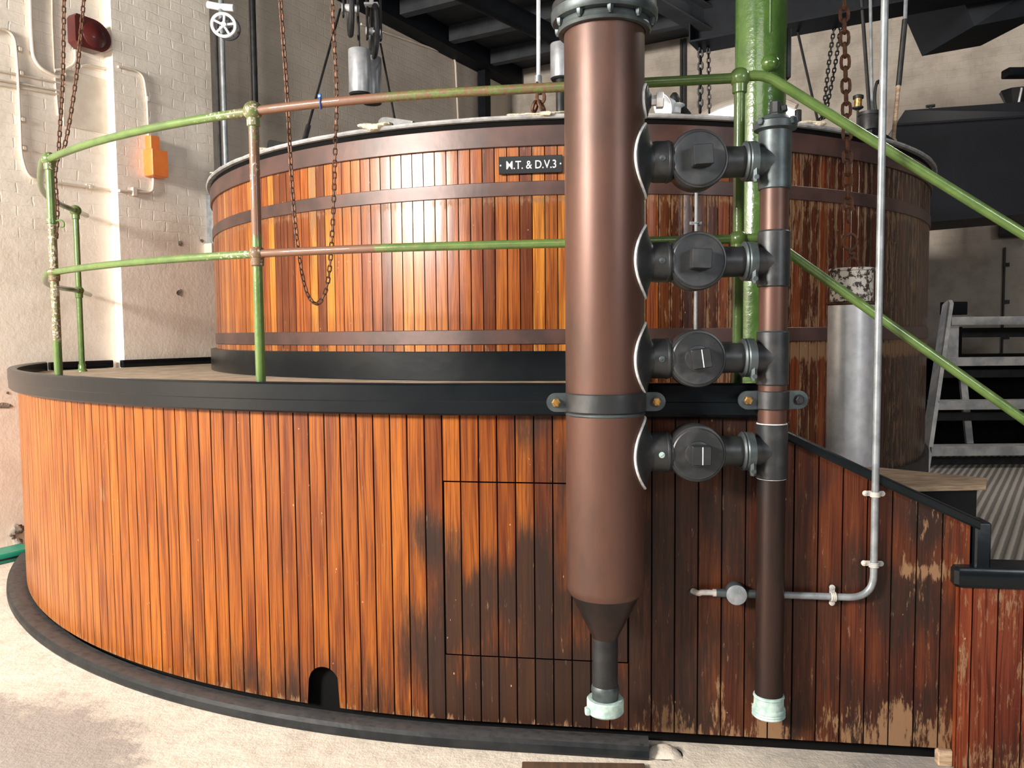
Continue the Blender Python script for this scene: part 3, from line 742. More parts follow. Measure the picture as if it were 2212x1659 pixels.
for i, (ya, yb, yc) in enumerate(tee_y):
    za, zb3, zc3 = zr(ya), zr(yb), zr(yc)
    mb = MB(); r = RR+.006
    mb.lathe(rc(zb3), UP, [(0, RR-.001), (0, r-.003), (.003, r), (za-zb3-.003, r), (za-zb3, r-.003), (za-zb3, RR-.001)], 48, False, False)
    mb.lathe(Vector((xr, YR, zc3)), (-1, 0, 0), [(0, RR+.0045), (.048, RR+.0045), (.060, RR+.002), (.070, nz_r), (.092, nz_r)], 48, False, False)
    tee = mb.build('tee_fitting', M_BRONZE if i != 0 else M_BRONZE2, rs)
    mb = MB(); mb.tube([rc(za)+Vector((math.cos(2*PI*k/40), math.sin(2*PI*k/40), 0))*(RR+.001) for k in range(40)], .003, 6, closed=True)
    if i == 3:
        sub(mb.build('solder_bead', M_SOLDER), tee); mb = MB()
        mb.tube([rc(zb3)+Vector((math.cos(2*PI*k/40), math.sin(2*PI*k/40), 0))*(RR+.001) for k in range(40)], .002, 6, closed=True)
    sub(mb.build('solder_bead', M_SOLDER if i == 3 else M_BRONZE2), tee)
    # ---- plug valve between the standpipe and the tee
    words = ('topmost', 'second from top', 'third from top', 'lowest')[i]+' of four'
    vc = Vector((PY(vx_px[i], yc, YP-.06).x, YP+.015, zc3))
    v = thing('plug_valve', 'blackened plug valve with square key head between copper pipes, '+words, 'valve', vc, 'plug valves between the copper pipes')
    VR = .099
    mb = MB()
    x0_ = px0+PR+.085; x1_ = xr-.090
    mb.lathe(vc+Vector((0, .070, 0)), (0, -1, 0), [(0, .03), (.0, .068), (.02, .086), (.05, VR), (.124, VR), (.132, VR-.004), (.134, VR-.013)], 56, True, True)
    mb.lathe(Vector((x0_, vc.y, vc.z)), (1, 0, 0), [(0, nz_r), (.012, nz_r), (vc.x-.06-x0_, nz_r+.004), (vc.x-x0_, nz_r+.004)], 40, True, False)
    mb.lathe(vc, (1, 0, 0), [(0, nz_r+.004), (.06, nz_r+.004), (x1_-vc.x+.0, nz_r)], 40, False, True)
    mb.build('valve_body', M_BRONZE, v)
    mb = MB(); mb.lathe(vc+Vector((0, -.060, 0)), (0, -1, 0), [(0, VR-.010), (.008, VR-.010), (.011, VR-.014), (.010, VR-.02), (.011, .05), (.012, .0)], 56, False, True); cap = mb.build('valve_cap', M_BRONZE, v)
    tw = (-.06, .04, -.14, .0)[i]
    ux = Vector((math.cos(tw), 0, -math.sin(tw))); uz = Vector((math.sin(tw), 0, math.cos(tw)))
    mb = MB(); fy = -.070
    if i >= 2: mb.lathe(vc+Vector((0, fy, 0)), (0, -1, 0), [(0, .046), (.006, .044), (.008, .036)], 40, False, True)
    mb.obox(vc+Vector((0, fy-.026, .002)), ux, uz, (0, 1, 0), .0325, .0325, .028, .003); sub(mb.build('square_key_head', M_BRONZE), cap)
    if i >= 2:
        mb = MB(); mb.obox(vc+Vector((0, fy-.0545, .002))+ux*.003, ux, uz, (0, 1, 0), .0015, .030, .0008); sub(mb.build('alignment_mark', M_SOLDER), cap)
    # saddle side: union sleeve with set screw
    saddle(zc3, .122, .060, PR+.030, v)
    xs = px0+PR+.026
    mb = MB(); mb.lathe(Vector((xs, YP+.006, zc3)), (1, 0, 0), [(0, .066), (.010, .069), (.048, .069), (.050, .071), (.056, .071), (.058, .069), (.066, .067), (.068, .052)], 48, True, True); sl = mb.build('union_sleeve', M_BRONZE, v)
    mb = MB(); q = Vector((xs+.026, YP+.006-.068, zc3+.0)); mb.lathe(q+Vector((0, .004, 0)), (0, -1, 0), [(0, .0105), (.006, .0105), (.007, .009)], 20); mb.obox(q+Vector((0, -.004, 0)), (.8, 0, .6), (-.6, 0, .8), (0, 1, 0), .0085, .0012, .001); sub(mb.build('set_screw', M_BRONZE2 if i != 3 else M_VERD), sl)
    # tee side: clamp collar with bolt
    xk = xr-.112
    mb = MB(); mb.lathe(Vector((xk, vc.y-.006, zc3)), (1, 0, 0), [(0, .052), (.0, .062), (.006, .068), (.012, .064), (.016, .067), (.040, .067), (.043, .058), (.043, .05)], 48, False, False); ck = mb.build('clamp_collar', M_BRONZE2, v)
    mb = MB(); q = Vector((xk+.03, vc.y-.055, zc3-.062)); mb.cyl(q+Vector((0, .03, 0)), q-Vector((0, .012, 0)), .008, 14); mb.lathe(q+UP*.004, (0, 0, -1), [(-.03, .010), (.010, .012), (.02, .009)], 6)
    sub(mb.build('collar_bolt', M_BRONZE2), ck)
    valves.append(v)
# blank cap on the riser
zt2 = zr(283)
mb = MB(); mb.lathe(rc(zt2-.005), UP, [(0, RR+.004), (.008, .070), (.030, .073), (.034, .068), (.040, .050), (.052, .042), (.056, .0)], 40, False, False)
capf = mb.build('blank_cap', M_BRONZE2, rs)
for k in range(4):
    a = PI/4+k*PI/2-.2; q = rc(zt2+.022)+Vector((math.cos(a), math.sin(a), 0))*.066
    mb = MB(); mb.lathe(q, Vector((math.cos(a), math.sin(a), 0)), [(0, .013), (.013, .013), (.015, .010)], 6); sub(mb.build('cap_lug', M_BRONZE2), capf)
mb = MB(); mb.lathe(rc(zt2+.045), UP, [(0, .026), (.010, .026), (.014, .021), (.05, .020), (.054, .015)], 8); mb.lathe(rc(zt2+.07)+Vector((.018, -.012, 0)), (1, -.4, .2), [(0, .012), (.014, .013), (.018, .009)], 10)
mb.build('vent_plug', M_BRONZE, rs)

# ---- pipe clamps on the rim board
def clamp(cx_, cy_, rad, z, hz, half, label, cols):
    c = thing('pipe_clamp', label, 'clamp', (cx_, cy_, z), 'bronze pipe clamps on the black rim')
    mb = MB(); n = 24; th = .008
    prof = [(0, -hz), (th*.7, -hz), (th, -hz+.003), (th, hz-.003), (th*.7, hz), (0, hz)]
    path = []
    yl = cy_-rad*.30
    a0 = math.asin(.30)
    for k in range(n+1):
        a = -PI/2+(PI/2-a0)*(-1+2*k/n); d = Vector((math.cos(a), math.sin(a), 0)); path.append((Vector((cx_, cy_, z))+d*(rad+.0006), d, UP))
    mb.sweep(path, prof); mb.build('clamp_strap', M_BRONZE, c)
    for s, bm_ in ((-1, cols[0]), (1, cols[1])):
        xe = cx_+s*rad*math.cos(a0); xl = cx_+s*half; mb = MB()
        poly = [Vector((xe-s*.004, yl, z-hz)), Vector((xe-s*.004, yl, z+hz))]
        for k in range(13):
            a = PI/2-PI*k/12; poly.append(Vector((xl+s*hz*math.cos(a), yl, z+hz*math.sin(a))))
        mb.prism(poly, (0, .012, 0)); lug = mb.build('clamp_lug', M_BRONZE2, c)
        q = Vector((xl, yl, z))
        mb = MB(); mb.lathe(q+Vector((0, .001, 0)), (0, -1, 0), [(0, .019), (.003, .018)], 24); sub(mb.build('washer', M_BRONZE2 if bm_ is M_BRASS else M_DARKM), lug)
        mb = MB(); mb.lathe(q+Vector((0, -.002, 0)), (0, -1, 0), [(0, .0150), (.011, .0150), (.013, .013)], 6); mb.cyl(q+Vector((0, -.01, 0)), q+Vector((0, -.018, 0)), .0085, 14); mb.cyl(q, q+Vector((0, max(.02, (low(0, 0, .0).y-.0)-yl)*0+.10, 0)), .007, 10)
        sub(mb.build('hex_nut', bm_), lug)
    return c
zk = PY(1306, 872, YP-.1).z
clamp(px0, YP, PR, zk, .032, PR+.036, 'bronze strap clamp with brass nuts gripping the wide copper pipe', (M_BRASS, M_BRASS))
zk2 = PY(1668, 866, YR-.05).z
clamp(xr, YR, RR, zk2, .032, RR+.040, 'bronze strap clamp gripping the narrow copper riser pipe', (M_BRASS, M_DARKM))

# ================================================================== HANDRAIL
hr_ = thing('handrail', 'green painted tubular handrail curving round the platform, rusty in places', 'railing', low(-1, 1.3, -.06))
RZ, MZ, RT = 2.452, 1.882, .0180
def rp(u, z): return low(u, z, -.06)
uA = (math.atan2(PC(547, 242, R-.06).x-CX, CY-PC(547, 242, R-.06).y)-TH)*R
uB = (math.atan2(PC(107, 362, R-.06).x-CX, CY-PC(107, 362, R-.06).y)-TH)*R
uD = .945
pD = rp(uD, RZ)
def loop_pts(z): return [PZ(x, y, RZ) for x, y in ((88, 398), (101, 423), (130, 441), (163, 455))]
cpos = PZ(163, 455, RZ)
def railpath(z, zend=None):
    back = [Vector((p.x, p.y, z)) for p in loop_pts(z)]
    endp = Vector((-3.335, 6.43, z+ (zend or 0)))
    us = usteps(uB-.02, .93, 60)
    return spline([endp]+back[::-1]+[rp(uB-.12, z), rp(uB-.02, z)], 6)[:-1]+[rp(u, z) for u in us]
def rust_top(p):
    u = (math.atan2(p.x-CX, CY-p.y)-TH)*R if p.x < 0 else 0
    if p.y > 4.4: return (.35, .35, 0)
    if p.x < .35:
        r = max(sst(uA-.45, uA-.02, u)*.45, sst(uA-.03, uA+.02, u)*(1-sst(uA+.48, uA+.66, u)))
        return (r*.95+.08, .42*sst(uA-.5, uA-.2, u)*(1-sst(uA-.02, uA+.05, u)), 0)
    return (0, 0, 0)
slope_end = PS(2212, 505, -.06); s_end2 = slope_end+(slope_end-PS(1700, 185, -.06))*.25
bend = PS(1652, 160, -.06)
tp = railpath(RZ, .05)
tp2 = tp+fillet([tp[-1], bend, s_end2], .05)[1:]
mb = MB(); mb.tube(tp2, RT, 14, st=[rust_top(p) for p in tp2]); mb.build('top_rail', M_RAIL, hr_)
mp = railpath(MZ, .0); e1 = PS(1655, 512, -.06); e2 = PS(2212, 905, -.06); e2 = e2+(e2-PS(1710, 545, -.06))*.25
mp2 = mp+fillet([mp[-1], e1, e2], .05)[1:]
def rust_mid(p):
    r = rust_top(p); return (r[0]*.75, r[1], 0)
mb = MB(); mb.tube(mp2, RT*.92, 14, st=[rust_mid(p) for p in mp2]); mb.build('middle_rail', M_RAIL, hr_)
def post(pt, zb, zt, balls, rustf, foot=False, r=.0202):
    zs = [zb+(zt-zb)*i/24 for i in range(25)]
    mb = MB(); mb.tube([Vector((pt.x, pt.y, z)) for z in zs], r, 16, st=[rustf(z) for z in zs])
    if foot: mb.lathe(Vector((pt.x, pt.y, zb)), UP, [(0, .035), (.012, .033), (.02, .026), (.05, .024), (.055, r)], 20)
    po = mb.build('post', M_RAIL, hr_)
    for z, rb, cs in balls:
        mb = MB(); mb.sphere(Vector((pt.x, pt.y, z)), rb, 24, 14)
        mb.lathe(Vector((pt.x, pt.y, z-rb*1.55)), UP, [(0, r+.001), (.004, r+.006), (rb, r+.007)], 20, False, False)
        mb.s = [cs]*len(mb.v); sub(mb.build('ball_joint', M_RAIL), po)
    return po
pA, pB = rp(uA, 0), rp(uB, 0)
post(pA, DZ, RZ, ((RZ, .040, (.5, .45, 0)), (MZ, .033, (.6, .40, 0))), lambda z: (.18+.62*sst(1.9, 2.0, z)*(1-.5*sst(2.1, 2.45, z)), .40*sst(1.95, 2.2, z), 0) if z > 1.8 else (.05, 0, 0))
post(pB, DZ, RZ, ((RZ, .036, (.45, .42, 0)), (MZ, .030, (.55, .42, 0))), lambda z: (.0, .1, 0) if z < 1.5 or z > 2.15 else (.55, .50, 0))
post(Vector((cpos.x, cpos.y, 0)), DZ, RZ, ((RZ, .040, (.35, .3, 0)), (MZ, .034, (.3, .3, 0))), lambda z: (.25, .25, 0), foot=True)
post(pD, 1.30, RZ, ((RZ, .036, (0, 0, 0)), (MZ, .033, (0, 0, 0))), lambda z: (0, 0, 0), r=.0195)
# hook on post B
mb = MB(); hz = PY(120, 478, pB.y).z
mb.lathe(Vector((pB.x, pB.y, hz-.012)), UP, [(0, RT+.001), (0, RT+.007), (.024, RT+.007), (.024, RT+.001)], 18, False, False)
q = Vector((pB.x+.028, pB.y-.005, hz)); mb.tube(spline([q-Vector((.012, 0, 0)), q+Vector((.018, 0, .004)), q+Vector((.034, 0, -.008)), q+Vector((.034, 0, -.026)), q+Vector((.018, 0, -.03))], 5), .0045, 8)
mb.s = [(.3, .4, 0)]*len(mb.v); mb.build('post_hook', M_RAIL, hr_)
# blue tie
mb = MB(); q = None
for p in tp2:
    d = abs((p-O).x/(p-O).y - (713-1106)/F)
    if q is None or d < q[0]: q = (d, p)
q = q[1]; dr = Vector((.95, -.25, 0)).normalized(); dr = (rp(uA+.42, RZ)-rp(uA+.40, RZ)).normalized(); yv = dr.cross(UP)
mb.tube([q+UP*((RT+.0035)*math.cos(2*PI*k/20))+(yv+dr*.35)*((RT+.0035)*math.sin(2*PI*k/20)) for k in range(20)], .0028, 6, closed=True)
mb.obox(q+UP*(RT+.010)-dr*.004, dr, yv, UP, .007, .005, .008, .002)
tag(mb.build('cable_tie', M_BLUE), 'small blue plastic tie wrapped round the rusty top rail', 'tie')

# ================================================================== CHAINS, WEIGHTS, PULLEYS
def chain_mesh(mb, pts, pitch, r, wd, n=10, m=5):
    """links along a smooth path"""
    P = spline(pts, 10); L = [0]
    for a, b in zip(P, P[1:]): L.append(L[-1]+(b-a).length)
    cnt = int(L[-1]/pitch); j = 0
    for k in range(cnt):
        s = (k+.5)*pitch
        while j < len(L)-2 and L[j+1] < s: j += 1
        f = (s-L[j])/max(L[j+1]-L[j], 1e-6); c = P[j].lerp(P[j+1], f); d = (P[j+1]-P[j]).normalized()
        base = Vector((1, 0, 0)) if abs(d.x) < .9 else Vector((0, 0, 1))
        x = (base-d*base.dot(d)).normalized(); y = d.cross(x); a = PI/4*.6 if k % 2 else PI/2+PI/4*.6
        side = x*math.cos(a)+y*math.sin(a)
        hl = pitch*.5+r*.55; pts_ = []
        for q in range(n):
            t = 2*PI*q/n; cx_ = math.cos(t); sx_ = math.sin(t)
            pts_.append(c+d*((hl-wd*.5)*(1 if cx_ > 0 else -1)*(1 if abs(cx_) > 1e-6 else 0)+cx_*wd*.5)+side*(sx_*wd*.5))
        mb.tube(pts_, r, m, closed=True)
    return mb
YA = 4.62
ca = [PY(x, y, YA) for x, y in ((139, -60), (136, 150), (131, 250), (126, 335))]
cb = [PY(x, y, YA) for x, y in ((186, -60), (172, 100), (160, 200), (143, 300), (131, 338))]
cc = [PY(x, y, YA) for x, y in ((126, 336), (119, 380), (124, 450), (121, 520))]
mb = MB(); chain_mesh(mb, ca, .031, .0042, .019); chain_mesh(mb, cb, .031, .0042, .019); chain_mesh(mb, cc, .031, .0042, .019)
tag(mb.build('hoist_chain', M_CHAIN), 'long rusty hoist chain hanging in two strands behind the leftmost rail post', 'chain', 'rusty hoist chains')
YB = 3.52
loop = [PY(x, y, YB) for x, y in ((604, -60), (606, 0), (613, 100), (620, 200), (628, 350), (635, 450), (647, 560), (662, 630), (683, 656), (702, 632), (712, 580), (719, 480), (724, 330), (727, 200), (721, 80), (718, 0), (718, -60))]
mb = MB(); chain_mesh(mb, loop, .0250, .0036, .0155)
tag(mb.build('hoist_chain', M_CHAIN), 'slender rusty chain loop hanging in front of the left side of the round vessel', 'chain', 'rusty hoist chains')
YW = 3.9
wcx = PY(1837, 760, YW).x
def wz(y): return PY(1837, y, YW).z
big = [Vector((PY(x, y, YW).x, YW, PY(x, y, YW).z)) for x, y in ((1822, -60), (1825, 100), (1830, 300), (1833, 500))]
mb = MB(); chain_mesh(mb, big, .055, .0085, .036, 12, 6)
tag(mb.build('weight_chain', M_RUSTCH), 'thick rusty chain holding up the large silver counterweight', 'chain')
cw = thing('counterweight', 'large silver cylinder counterweight with flaking white collar hanging by a thick chain', 'counterweight', (wcx, YW, wz(1010)))
def cwp(z): return Vector((wcx, YW, z))
mb = MB(); mb.lathe(cwp(wz(1030)), UP, [(0, .095), (.005, .105), (wz(658)-wz(1030)-.004, .105), (wz(658)-wz(1030), .098)], 48); mb.build('cylinder', M_STEEL, cw)
mb = MB(); mb.lathe(cwp(wz(658)), UP, [(0, .05), (0, .113), (.004, .115), (.009, .113), (.009, .05)], 48, False, False); mb.build('rim_ring', M_CHAIN, cw)
mb = MB(); h = wz(580)-wz(652); mb.lathe(cwp(wz(652)), UP, [(0, .05), (0, .097), (h-.016, .097), (h-.012, .104), (h-.002, .104), (h, .10), (h, 0)], 48, False, False); mb.build('collar', M_FLAKE, cw)
mb = MB(); top = cwp(wz(580))
mb.tube(spline([top+Vector((-.035, 0, 0)), top+Vector((-.030, 0, .022)), top+Vector((-.015, 0, .045)), top+Vector((.0, 0, .05)), top+Vector((.015, 0, .045)), top+Vector((.030, 0, .022)), top+Vector((.035, 0, 0))], 4), .008, 8); mb.build('lifting_bracket', M_RUSTCH, cw)
rc_ = Vector((PY(1836, 522, YW).x, YW, wz(522)))
mb = MB(); mb.tube([rc_+Vector((math.cos(2*PI*k/28)*.034, 0, math.sin(2*PI*k/28)*.036)) for k in range(28)], .0075, 8, closed=True)
mb.build('shackle_ring', M_RUSTCH, cw)
mb = MB(); mb.tube(spline([rc_-UP*.03, rc_-UP*.055, top+UP*.07+Vector((.010, 0, 0)), top+UP*.048+Vector((.0, 0, 0)), top+UP*.055-Vector((.012, 0, 0))], 5), .0085, 8); mb.build('hook', M_RUSTCH, cw)

# smaller weights at the back with their cords and pulley wheels
def smallweight(x, y0, y1, Y, rad, label, cordtop):
    c = PY(x, (y0+y1)/2, Y); z1, z0 = PY(x, y0, Y).z, PY(x, y1, Y).z; c.z = z0
    o_ = thing('small_counterweight', label, 'counterweight', c, 'small silver counterweights')
    mb = MB(); mb.bcyl(c, Vector((c.x, c.y, z1)), rad, 32, .006); mb.build('cylinder', M_STEELD, o_)
    mb = MB(); mb.lathe(c+UP*-.012, UP, [(0, rad*.9), (.012, rad*1.0)], 32); mb.build('end_plate', M_DARKM, o_)
    e = PY(x, cordtop, Y); mb = MB(); mb.tube([Vector((c.x, c.y, z1-.01)), Vector((c.x-.005, c.y, e.z))], .010, 8); mb.build('cord', M_DARKM, o_)
smallweight(777, 108, 203, 6.0, .080, 'silver cylinder weight hanging below two pulley wheels, nearer of the pair', 30)
smallweight(803, 125, 221, 6.25, .075, 'silver cylinder weight hanging half hidden behind its neighbour', 120)
smallweight(1212, 95, 170, 6.0, .078, 'silver cylinder weight peeping from behind the wide copper pipe', -60)
def pulley(x, y, Y, rad, yaw, label):
    c = PY(x, y, Y); o_ = thing('rope_sheave', label, 'pulley', c, 'dark pulley wheels')
    axd = Vector((math.cos(yaw), math.sin(yaw), 0)); fx = Vector((-math.sin(yaw), math.cos(yaw), 0))
    mb = MB(); mb.tube([c+fx*(math.cos(2*PI*k/40)*rad)+UP*(math.sin(2*PI*k/40)*rad) for k in range(40)], .020, 8, closed=True); mb.build('wheel_rim', M_DARKM, o_)
    for k in range(5):
        a = 2*PI*k/5+.3; mb = MB(); mb.tube([c, c+fx*(math.cos(a)*rad)+UP*(math.sin(a)*rad)], .011, 8); mb.build('spoke', M_DARKM, o_)
    mb = MB(); mb.cyl(c-axd*.06, c+axd*.06, .028, 16); mb.build('hub', M_STEEL, o_)
    mb = MB(); mb.obox(c+UP*.16-axd*.05, fx, axd, UP, .03, .006, .22); mb.obox(c+UP*.16+axd*.05, fx, axd, UP, .03, .006, .22); mb.build('hanger', M_DARKM, o_)
pulley(757, 18, 5.9, .175, .25, 'dark spoked pulley wheel, left of the pair above the silver weights')
pulley(808, 68, 6.15, .175, .30, 'dark spoked pulley wheel, right of the pair above the silver weights')
p = PY(802, -14, 6.1); mb = MB(); mb.obox(p+UP*.02, (1, 0, 0), (0, 1, 0), UP, .045, .04, .045, .006); mb.cyl(p-UP*.07, p, .016, 12); mb.obox(p-UP*.08, (1, 0, 0), (0, 1, 0), UP, .05, .03, .008)
tag(mb.build('pulley_bracket', M_WHITE), 'white clevis block above the right hand pulley wheel', 'bracket')

def rod(name, a, b, r, mat, label, cat, group=None, extra=None):
    mb = MB(); mb.tube([a, a.lerp(b, .5), b], r, 10)
    if extra: extra(mb)
    return tag(mb.build(name, mat), label, cat, group)
rod('wire_rope', PY(655, 312, 5.2), PY(735, 20, 6.4), .009, M_DARKM, 'dark wire rope slanting up from the vessel lid, left of the pair of weights', 'rope', extra=lambda m_: m_.tube([PY(655, 314, 5.2), PY(666, 272, 5.3)], .017, 10))
rod('wire_rope', PY(855, 270, 5.6), PY(822, 95, 6.4), .008, M_DARKM, 'dark wire rope slanting up from the lid right of the pair of weights', 'rope')
# lifting rod with shackle above the lid
pr = PC(1166, 240, RU-.30)
o_ = thing('lifting_sling', 'grey lifting rod with a rusty shackle and chain resting on the vessel lid', 'sling', (pr.x, pr.y, 2.70))
q0 = PY(1163, 176, pr.y); q1 = PY(1163, -60, pr.y)
mb = MB(); mb.tube([q0, q1], .011, 10); mb.build('rod', M_STEEL, o_)
mb = MB(); mb.cyl(q0-UP*.02, q0+UP*.03, .020, 12); mb.build('socket', M_STEELP, o_)
mb = MB(); chain_mesh(mb, [q0-UP*.01, q0+Vector((.012, 0, -.09)), PY(1168, 225, pr.y), PY(1178, 246, pr.y)], .05, .010, .045, 12, 6)
chain_mesh(mb, [PY(1158, 222, pr.y), PY(1152, 240, pr.y), PY(1148, 250, pr.y)], .045, .010, .042, 12, 6); mb.build('shackle', M_CHAIN, o_)
# strands on the right
for i, (x0, y0, x1, y1, Y) in enumerate(((1513, 100, 1512, 250, 6.3), (1530, 100, 1532, 248, 6.3))):
    mb = MB(); chain_mesh(mb, [PY(x0, y0-4, Y), PY((x0+x1)/2, (y0+y1)/2, Y), PY(x1, y1, Y)], .034 if i else .046, .006 if i else .009, .024 if i else .034, 10, 5)
    tag(mb.build('black_chain', M_DARKM), ('thicker' if i == 0 else 'thinner')+' of the two black chains hanging from the dark beam left of the green column', 'chain', 'black chains at the back')
for i, xx in enumerate((1804, 1818)):
    mb = MB(); chain_mesh(mb, [PY(xx, 46, 6.0+.1*i), PY(xx-14, 140, 5.9+.1*i), PY(1780+i*6, 232, 5.8+.1*i), PY(1771+i*6, 262, 5.7+.1*i)], .036, .0052, .022, 10, 5)
    tag(mb.build('black_chain', M_DARKM), ('left' if i == 0 else 'right')+' strand of the slanting black chains right of the green column', 'chain', 'black chains at the back')
rod('wire_rope', PY(1722, 64, 6.0), PY(1768, 268, 5.7), .009, M_DARKM, 'dark wire rope slanting down to the lid right of the green column', 'rope')
mb = MB(); p = PY(1724, 248, 5.2); mb.bcyl(Vector((p.x, p.y, 2.66)), Vector((p.x, p.y, p.z+.03)), .021, 16); tag(mb.build('rubber_stop', M_DARKM), 'short black rounded stop standing on the vessel lid', 'stop')
rod('steel_rod', PY(1857, -60, 5.6), PY(1878, 240, 5.6), .012, M_DARKM, 'thin dark rod hanging left of the tall grey pipe', 'rod')
rod('steel_rod', PY(1879, -60, 5.4), PY(1884, 240, 5.4), .010, M_STEELP, 'thin pale rod hanging close beside the tall grey pipe', 'rod')
o_ = thing('lifting_rod', 'slanting rod with dark sleeve and tan lower end right of the tall grey pipe', 'rod', PY(1930, 305, 5.3))
mb = MB(); mb.tube([PY(1959, -60, 5.3), PY(1955, 45, 5.3)], .012, 10); mb.build('upper_rod', M_STEELP, o_)
mb = MB(); mb.tube([PY(1955, 42, 5.3), PY(1941, 185, 5.3)], .017, 12); mb.build('sleeve', M_DARKM, o_)
mb = MB(); mb.tube([PY(1941, 183, 5.3), PY(1929, 306, 5.3)], .013, 12); mb.lathe(PY(1929, 306, 5.3), UP, [(-.005, .024), (.012, .022), (.016, .014)], 12); mb.build('lower_rod', M_LIGHTW, o_)
# oil cup and fittings on the lid
o_ = thing('oil_cup', 'brass and glass oil cup standing on a thin stem above the vessel lid', 'oil cup', PY(1853, 275, 5.3))
mb = MB(); a = PY(1853, 275, 5.3); a.z = 2.672; b = PY(1853, 234, 5.3); mb.tube([a, b], .008, 8); mb.lathe(b, UP, [(-.012, .012), (0, .034), (.008, .034)], 16); mb.build('stem', M_DARKM, o_)
mb = MB(); t_ = PY(1854, 212, 5.3); mb.cyl(b+UP*.006, t_, .024, 16); mb.build('cup_body', M_BRASS, o_)
mb = MB(); mb.lathe(t_, UP, [(-.004, .033), (.014, .033), (.020, .02)], 16); mb.build('cup_cap', M_DARKM, o_)
o_ = thing('bearing_block', 'black bearing housing with an upright slotted bracket on the lid behind the grey pipe', 'bearing', PY(1880, 290, 5.15))
a = PY(1878, 292, 5.15); mb = MB(); mb.bcyl(a-UP*.05, PY(1878, 248, 5.15), .062, 24); mb.lathe(PY(1878, 250, 5.15), UP, [(0, .068), (.02, .068), (.025, .05)], 24); mb.build('housing', M_DARKM, o_)
mb = MB(); q = PY(1897, 210, 5.2); mb.tube([q+Vector((math.cos(t_)*.022, 0, math.sin(t_)*.11 if False else math.sin(t_)*.10)) for t_ in [2*PI*k/20 for k in range(20)]], .010, 8, closed=True); mb.tube([q-UP*.08, PY(1897, 262, 5.2)], .018, 8); mb.build('slotted_bracket', M_DARKM, o_)

# ================================================================== GREEN COLUMN
YC = 3.62
cxx = PY(1640, 420, YC).x; CRD = .1085
gc = thing('iron_column', 'thick round iron column in glossy green paint behind the valves', 'column', (cxx, YC, 0))
mb = MB(); zs = [i*.06 for i in range(0, 88)]
mb.lathe(Vector((cxx, YC, .0)), UP, [(0, .15), (.04, .15), (.05, CRD)]+[(z, CRD) for z in zs[1:-1]]+[(ZC-.02, CRD)], 56); mb.build('shaft', M_COLUMN, gc)
q = PY(1662, 132, YC-.10); mb = MB(); d_ = Vector((.25, -1, 0)).normalized()
mb.lathe(q+Vector((0, .05, 0)), d_, [(0, .040), (.035, .042), (.045, .034), (.060, .030), (.066, .020), (.075, .020)], 24); mb.sphere(q-UP*.012+d_*.005, .040, 20, 12, (1, 1, .9)); mb.build('bell_push', M_COLUMN, gc)
mb = MB(); mb.tube([q+UP*.03+Vector((0, .02, 0)), q+UP*.05+Vector((0, .01, 0)), Vector((q.x, YC-.104, q.z+.12)), Vector((q.x, YC-.104, ZC-.1))], .0065, 8); mb.lathe(q+UP*.035+Vector((0, .018, 0)), UP, [(0, .012), (.03, .010)], 12); mb.build('conduit', M_COLUMN, gc)
mb = MB(); p = PY(1693, 150, YC+.02); mb.obox(Vector((cxx+CRD+.006, YC, (PY(1690, 66, YC).z+PY(1690, 172, YC).z)/2)), (1, 0, 0), (0, 1, 0), UP, .010, .03, (PY(1690, 66, YC).z-PY(1690, 172, YC).z)/2, .003); mb.build('edge_strip', M_DARKM, gc)

# ================================================================== GREY CONDUIT ON THE CLADDING
YG = 2.72
gp = thing('grey_conduit', 'tall thin grey steel pipe bending left near the foot of the boards', 'pipe', PS(1889, 1200, .03))
g_off = .028
zb_g = PS(1800, 1289, g_off).z; pv = PS(1889, 1150, g_off)
top_ = Vector((pv.x, pv.y, ZC-.05)); L0 = Vector((pv.x, pv.y, zb_g)); L1 = PS(1690, 1290, g_off)
L1 = Vector((L1.x, L1.y, zb_g)); L2 = PS(1612, 1287, g_off); L2 = Vector((L2.x, L2.y, zb_g))
pp = fillet([top_, L0, L1, L2], .085, 10)
mb = MB(); mb.tube([pp[0], PY(1896, 600, pv.y)*0+Vector((pv.x, pv.y, 2.4))]+pp[1:], .0125, 14); mb.build('pipe', M_STEELP, gp)
def pclip(parent, p, axis, mat, name='pipe_clip'):
    """saddle clip: two ears and a strap over the pipe; axis = pipe direction"""
    mb = MB(); side = axis.cross(NS).normalized()
    for s in (-1, 1):
        c = p+side*(s*.028)-NS*.020
        mb.lathe(c, NS, [(0, .010), (.005, .010), (.006, .008)], 16); mb.lathe(c+NS*.005, NS, [(0, .005), (.003, .004)], 10)
    mb.obox(p-NS*.018, side, axis, NS, .028, .009, .0025)
    pts = [p+side*(.0145*math.cos(a))+NS*(.0145*math.sin(a)) for a in [PI*k/12 for k in range(13)]]
    for a in (-.006, 0, .006): mb.tube([q+axis*a for q in pts], .0035, 6)
    return mb.build(name, mat, parent)
for y in (1068, 1220): q = PS(1889, y, g_off); pclip(gp, Vector((pv.x, pv.y, q.z)), UP, M_PIPEW)
q = PS(1800, 1289, g_off); pclip(gp, Vector((q.x, q.y, zb_g)), Vector((math.cos(TH), math.sin(TH), 0)), M_PIPEW)
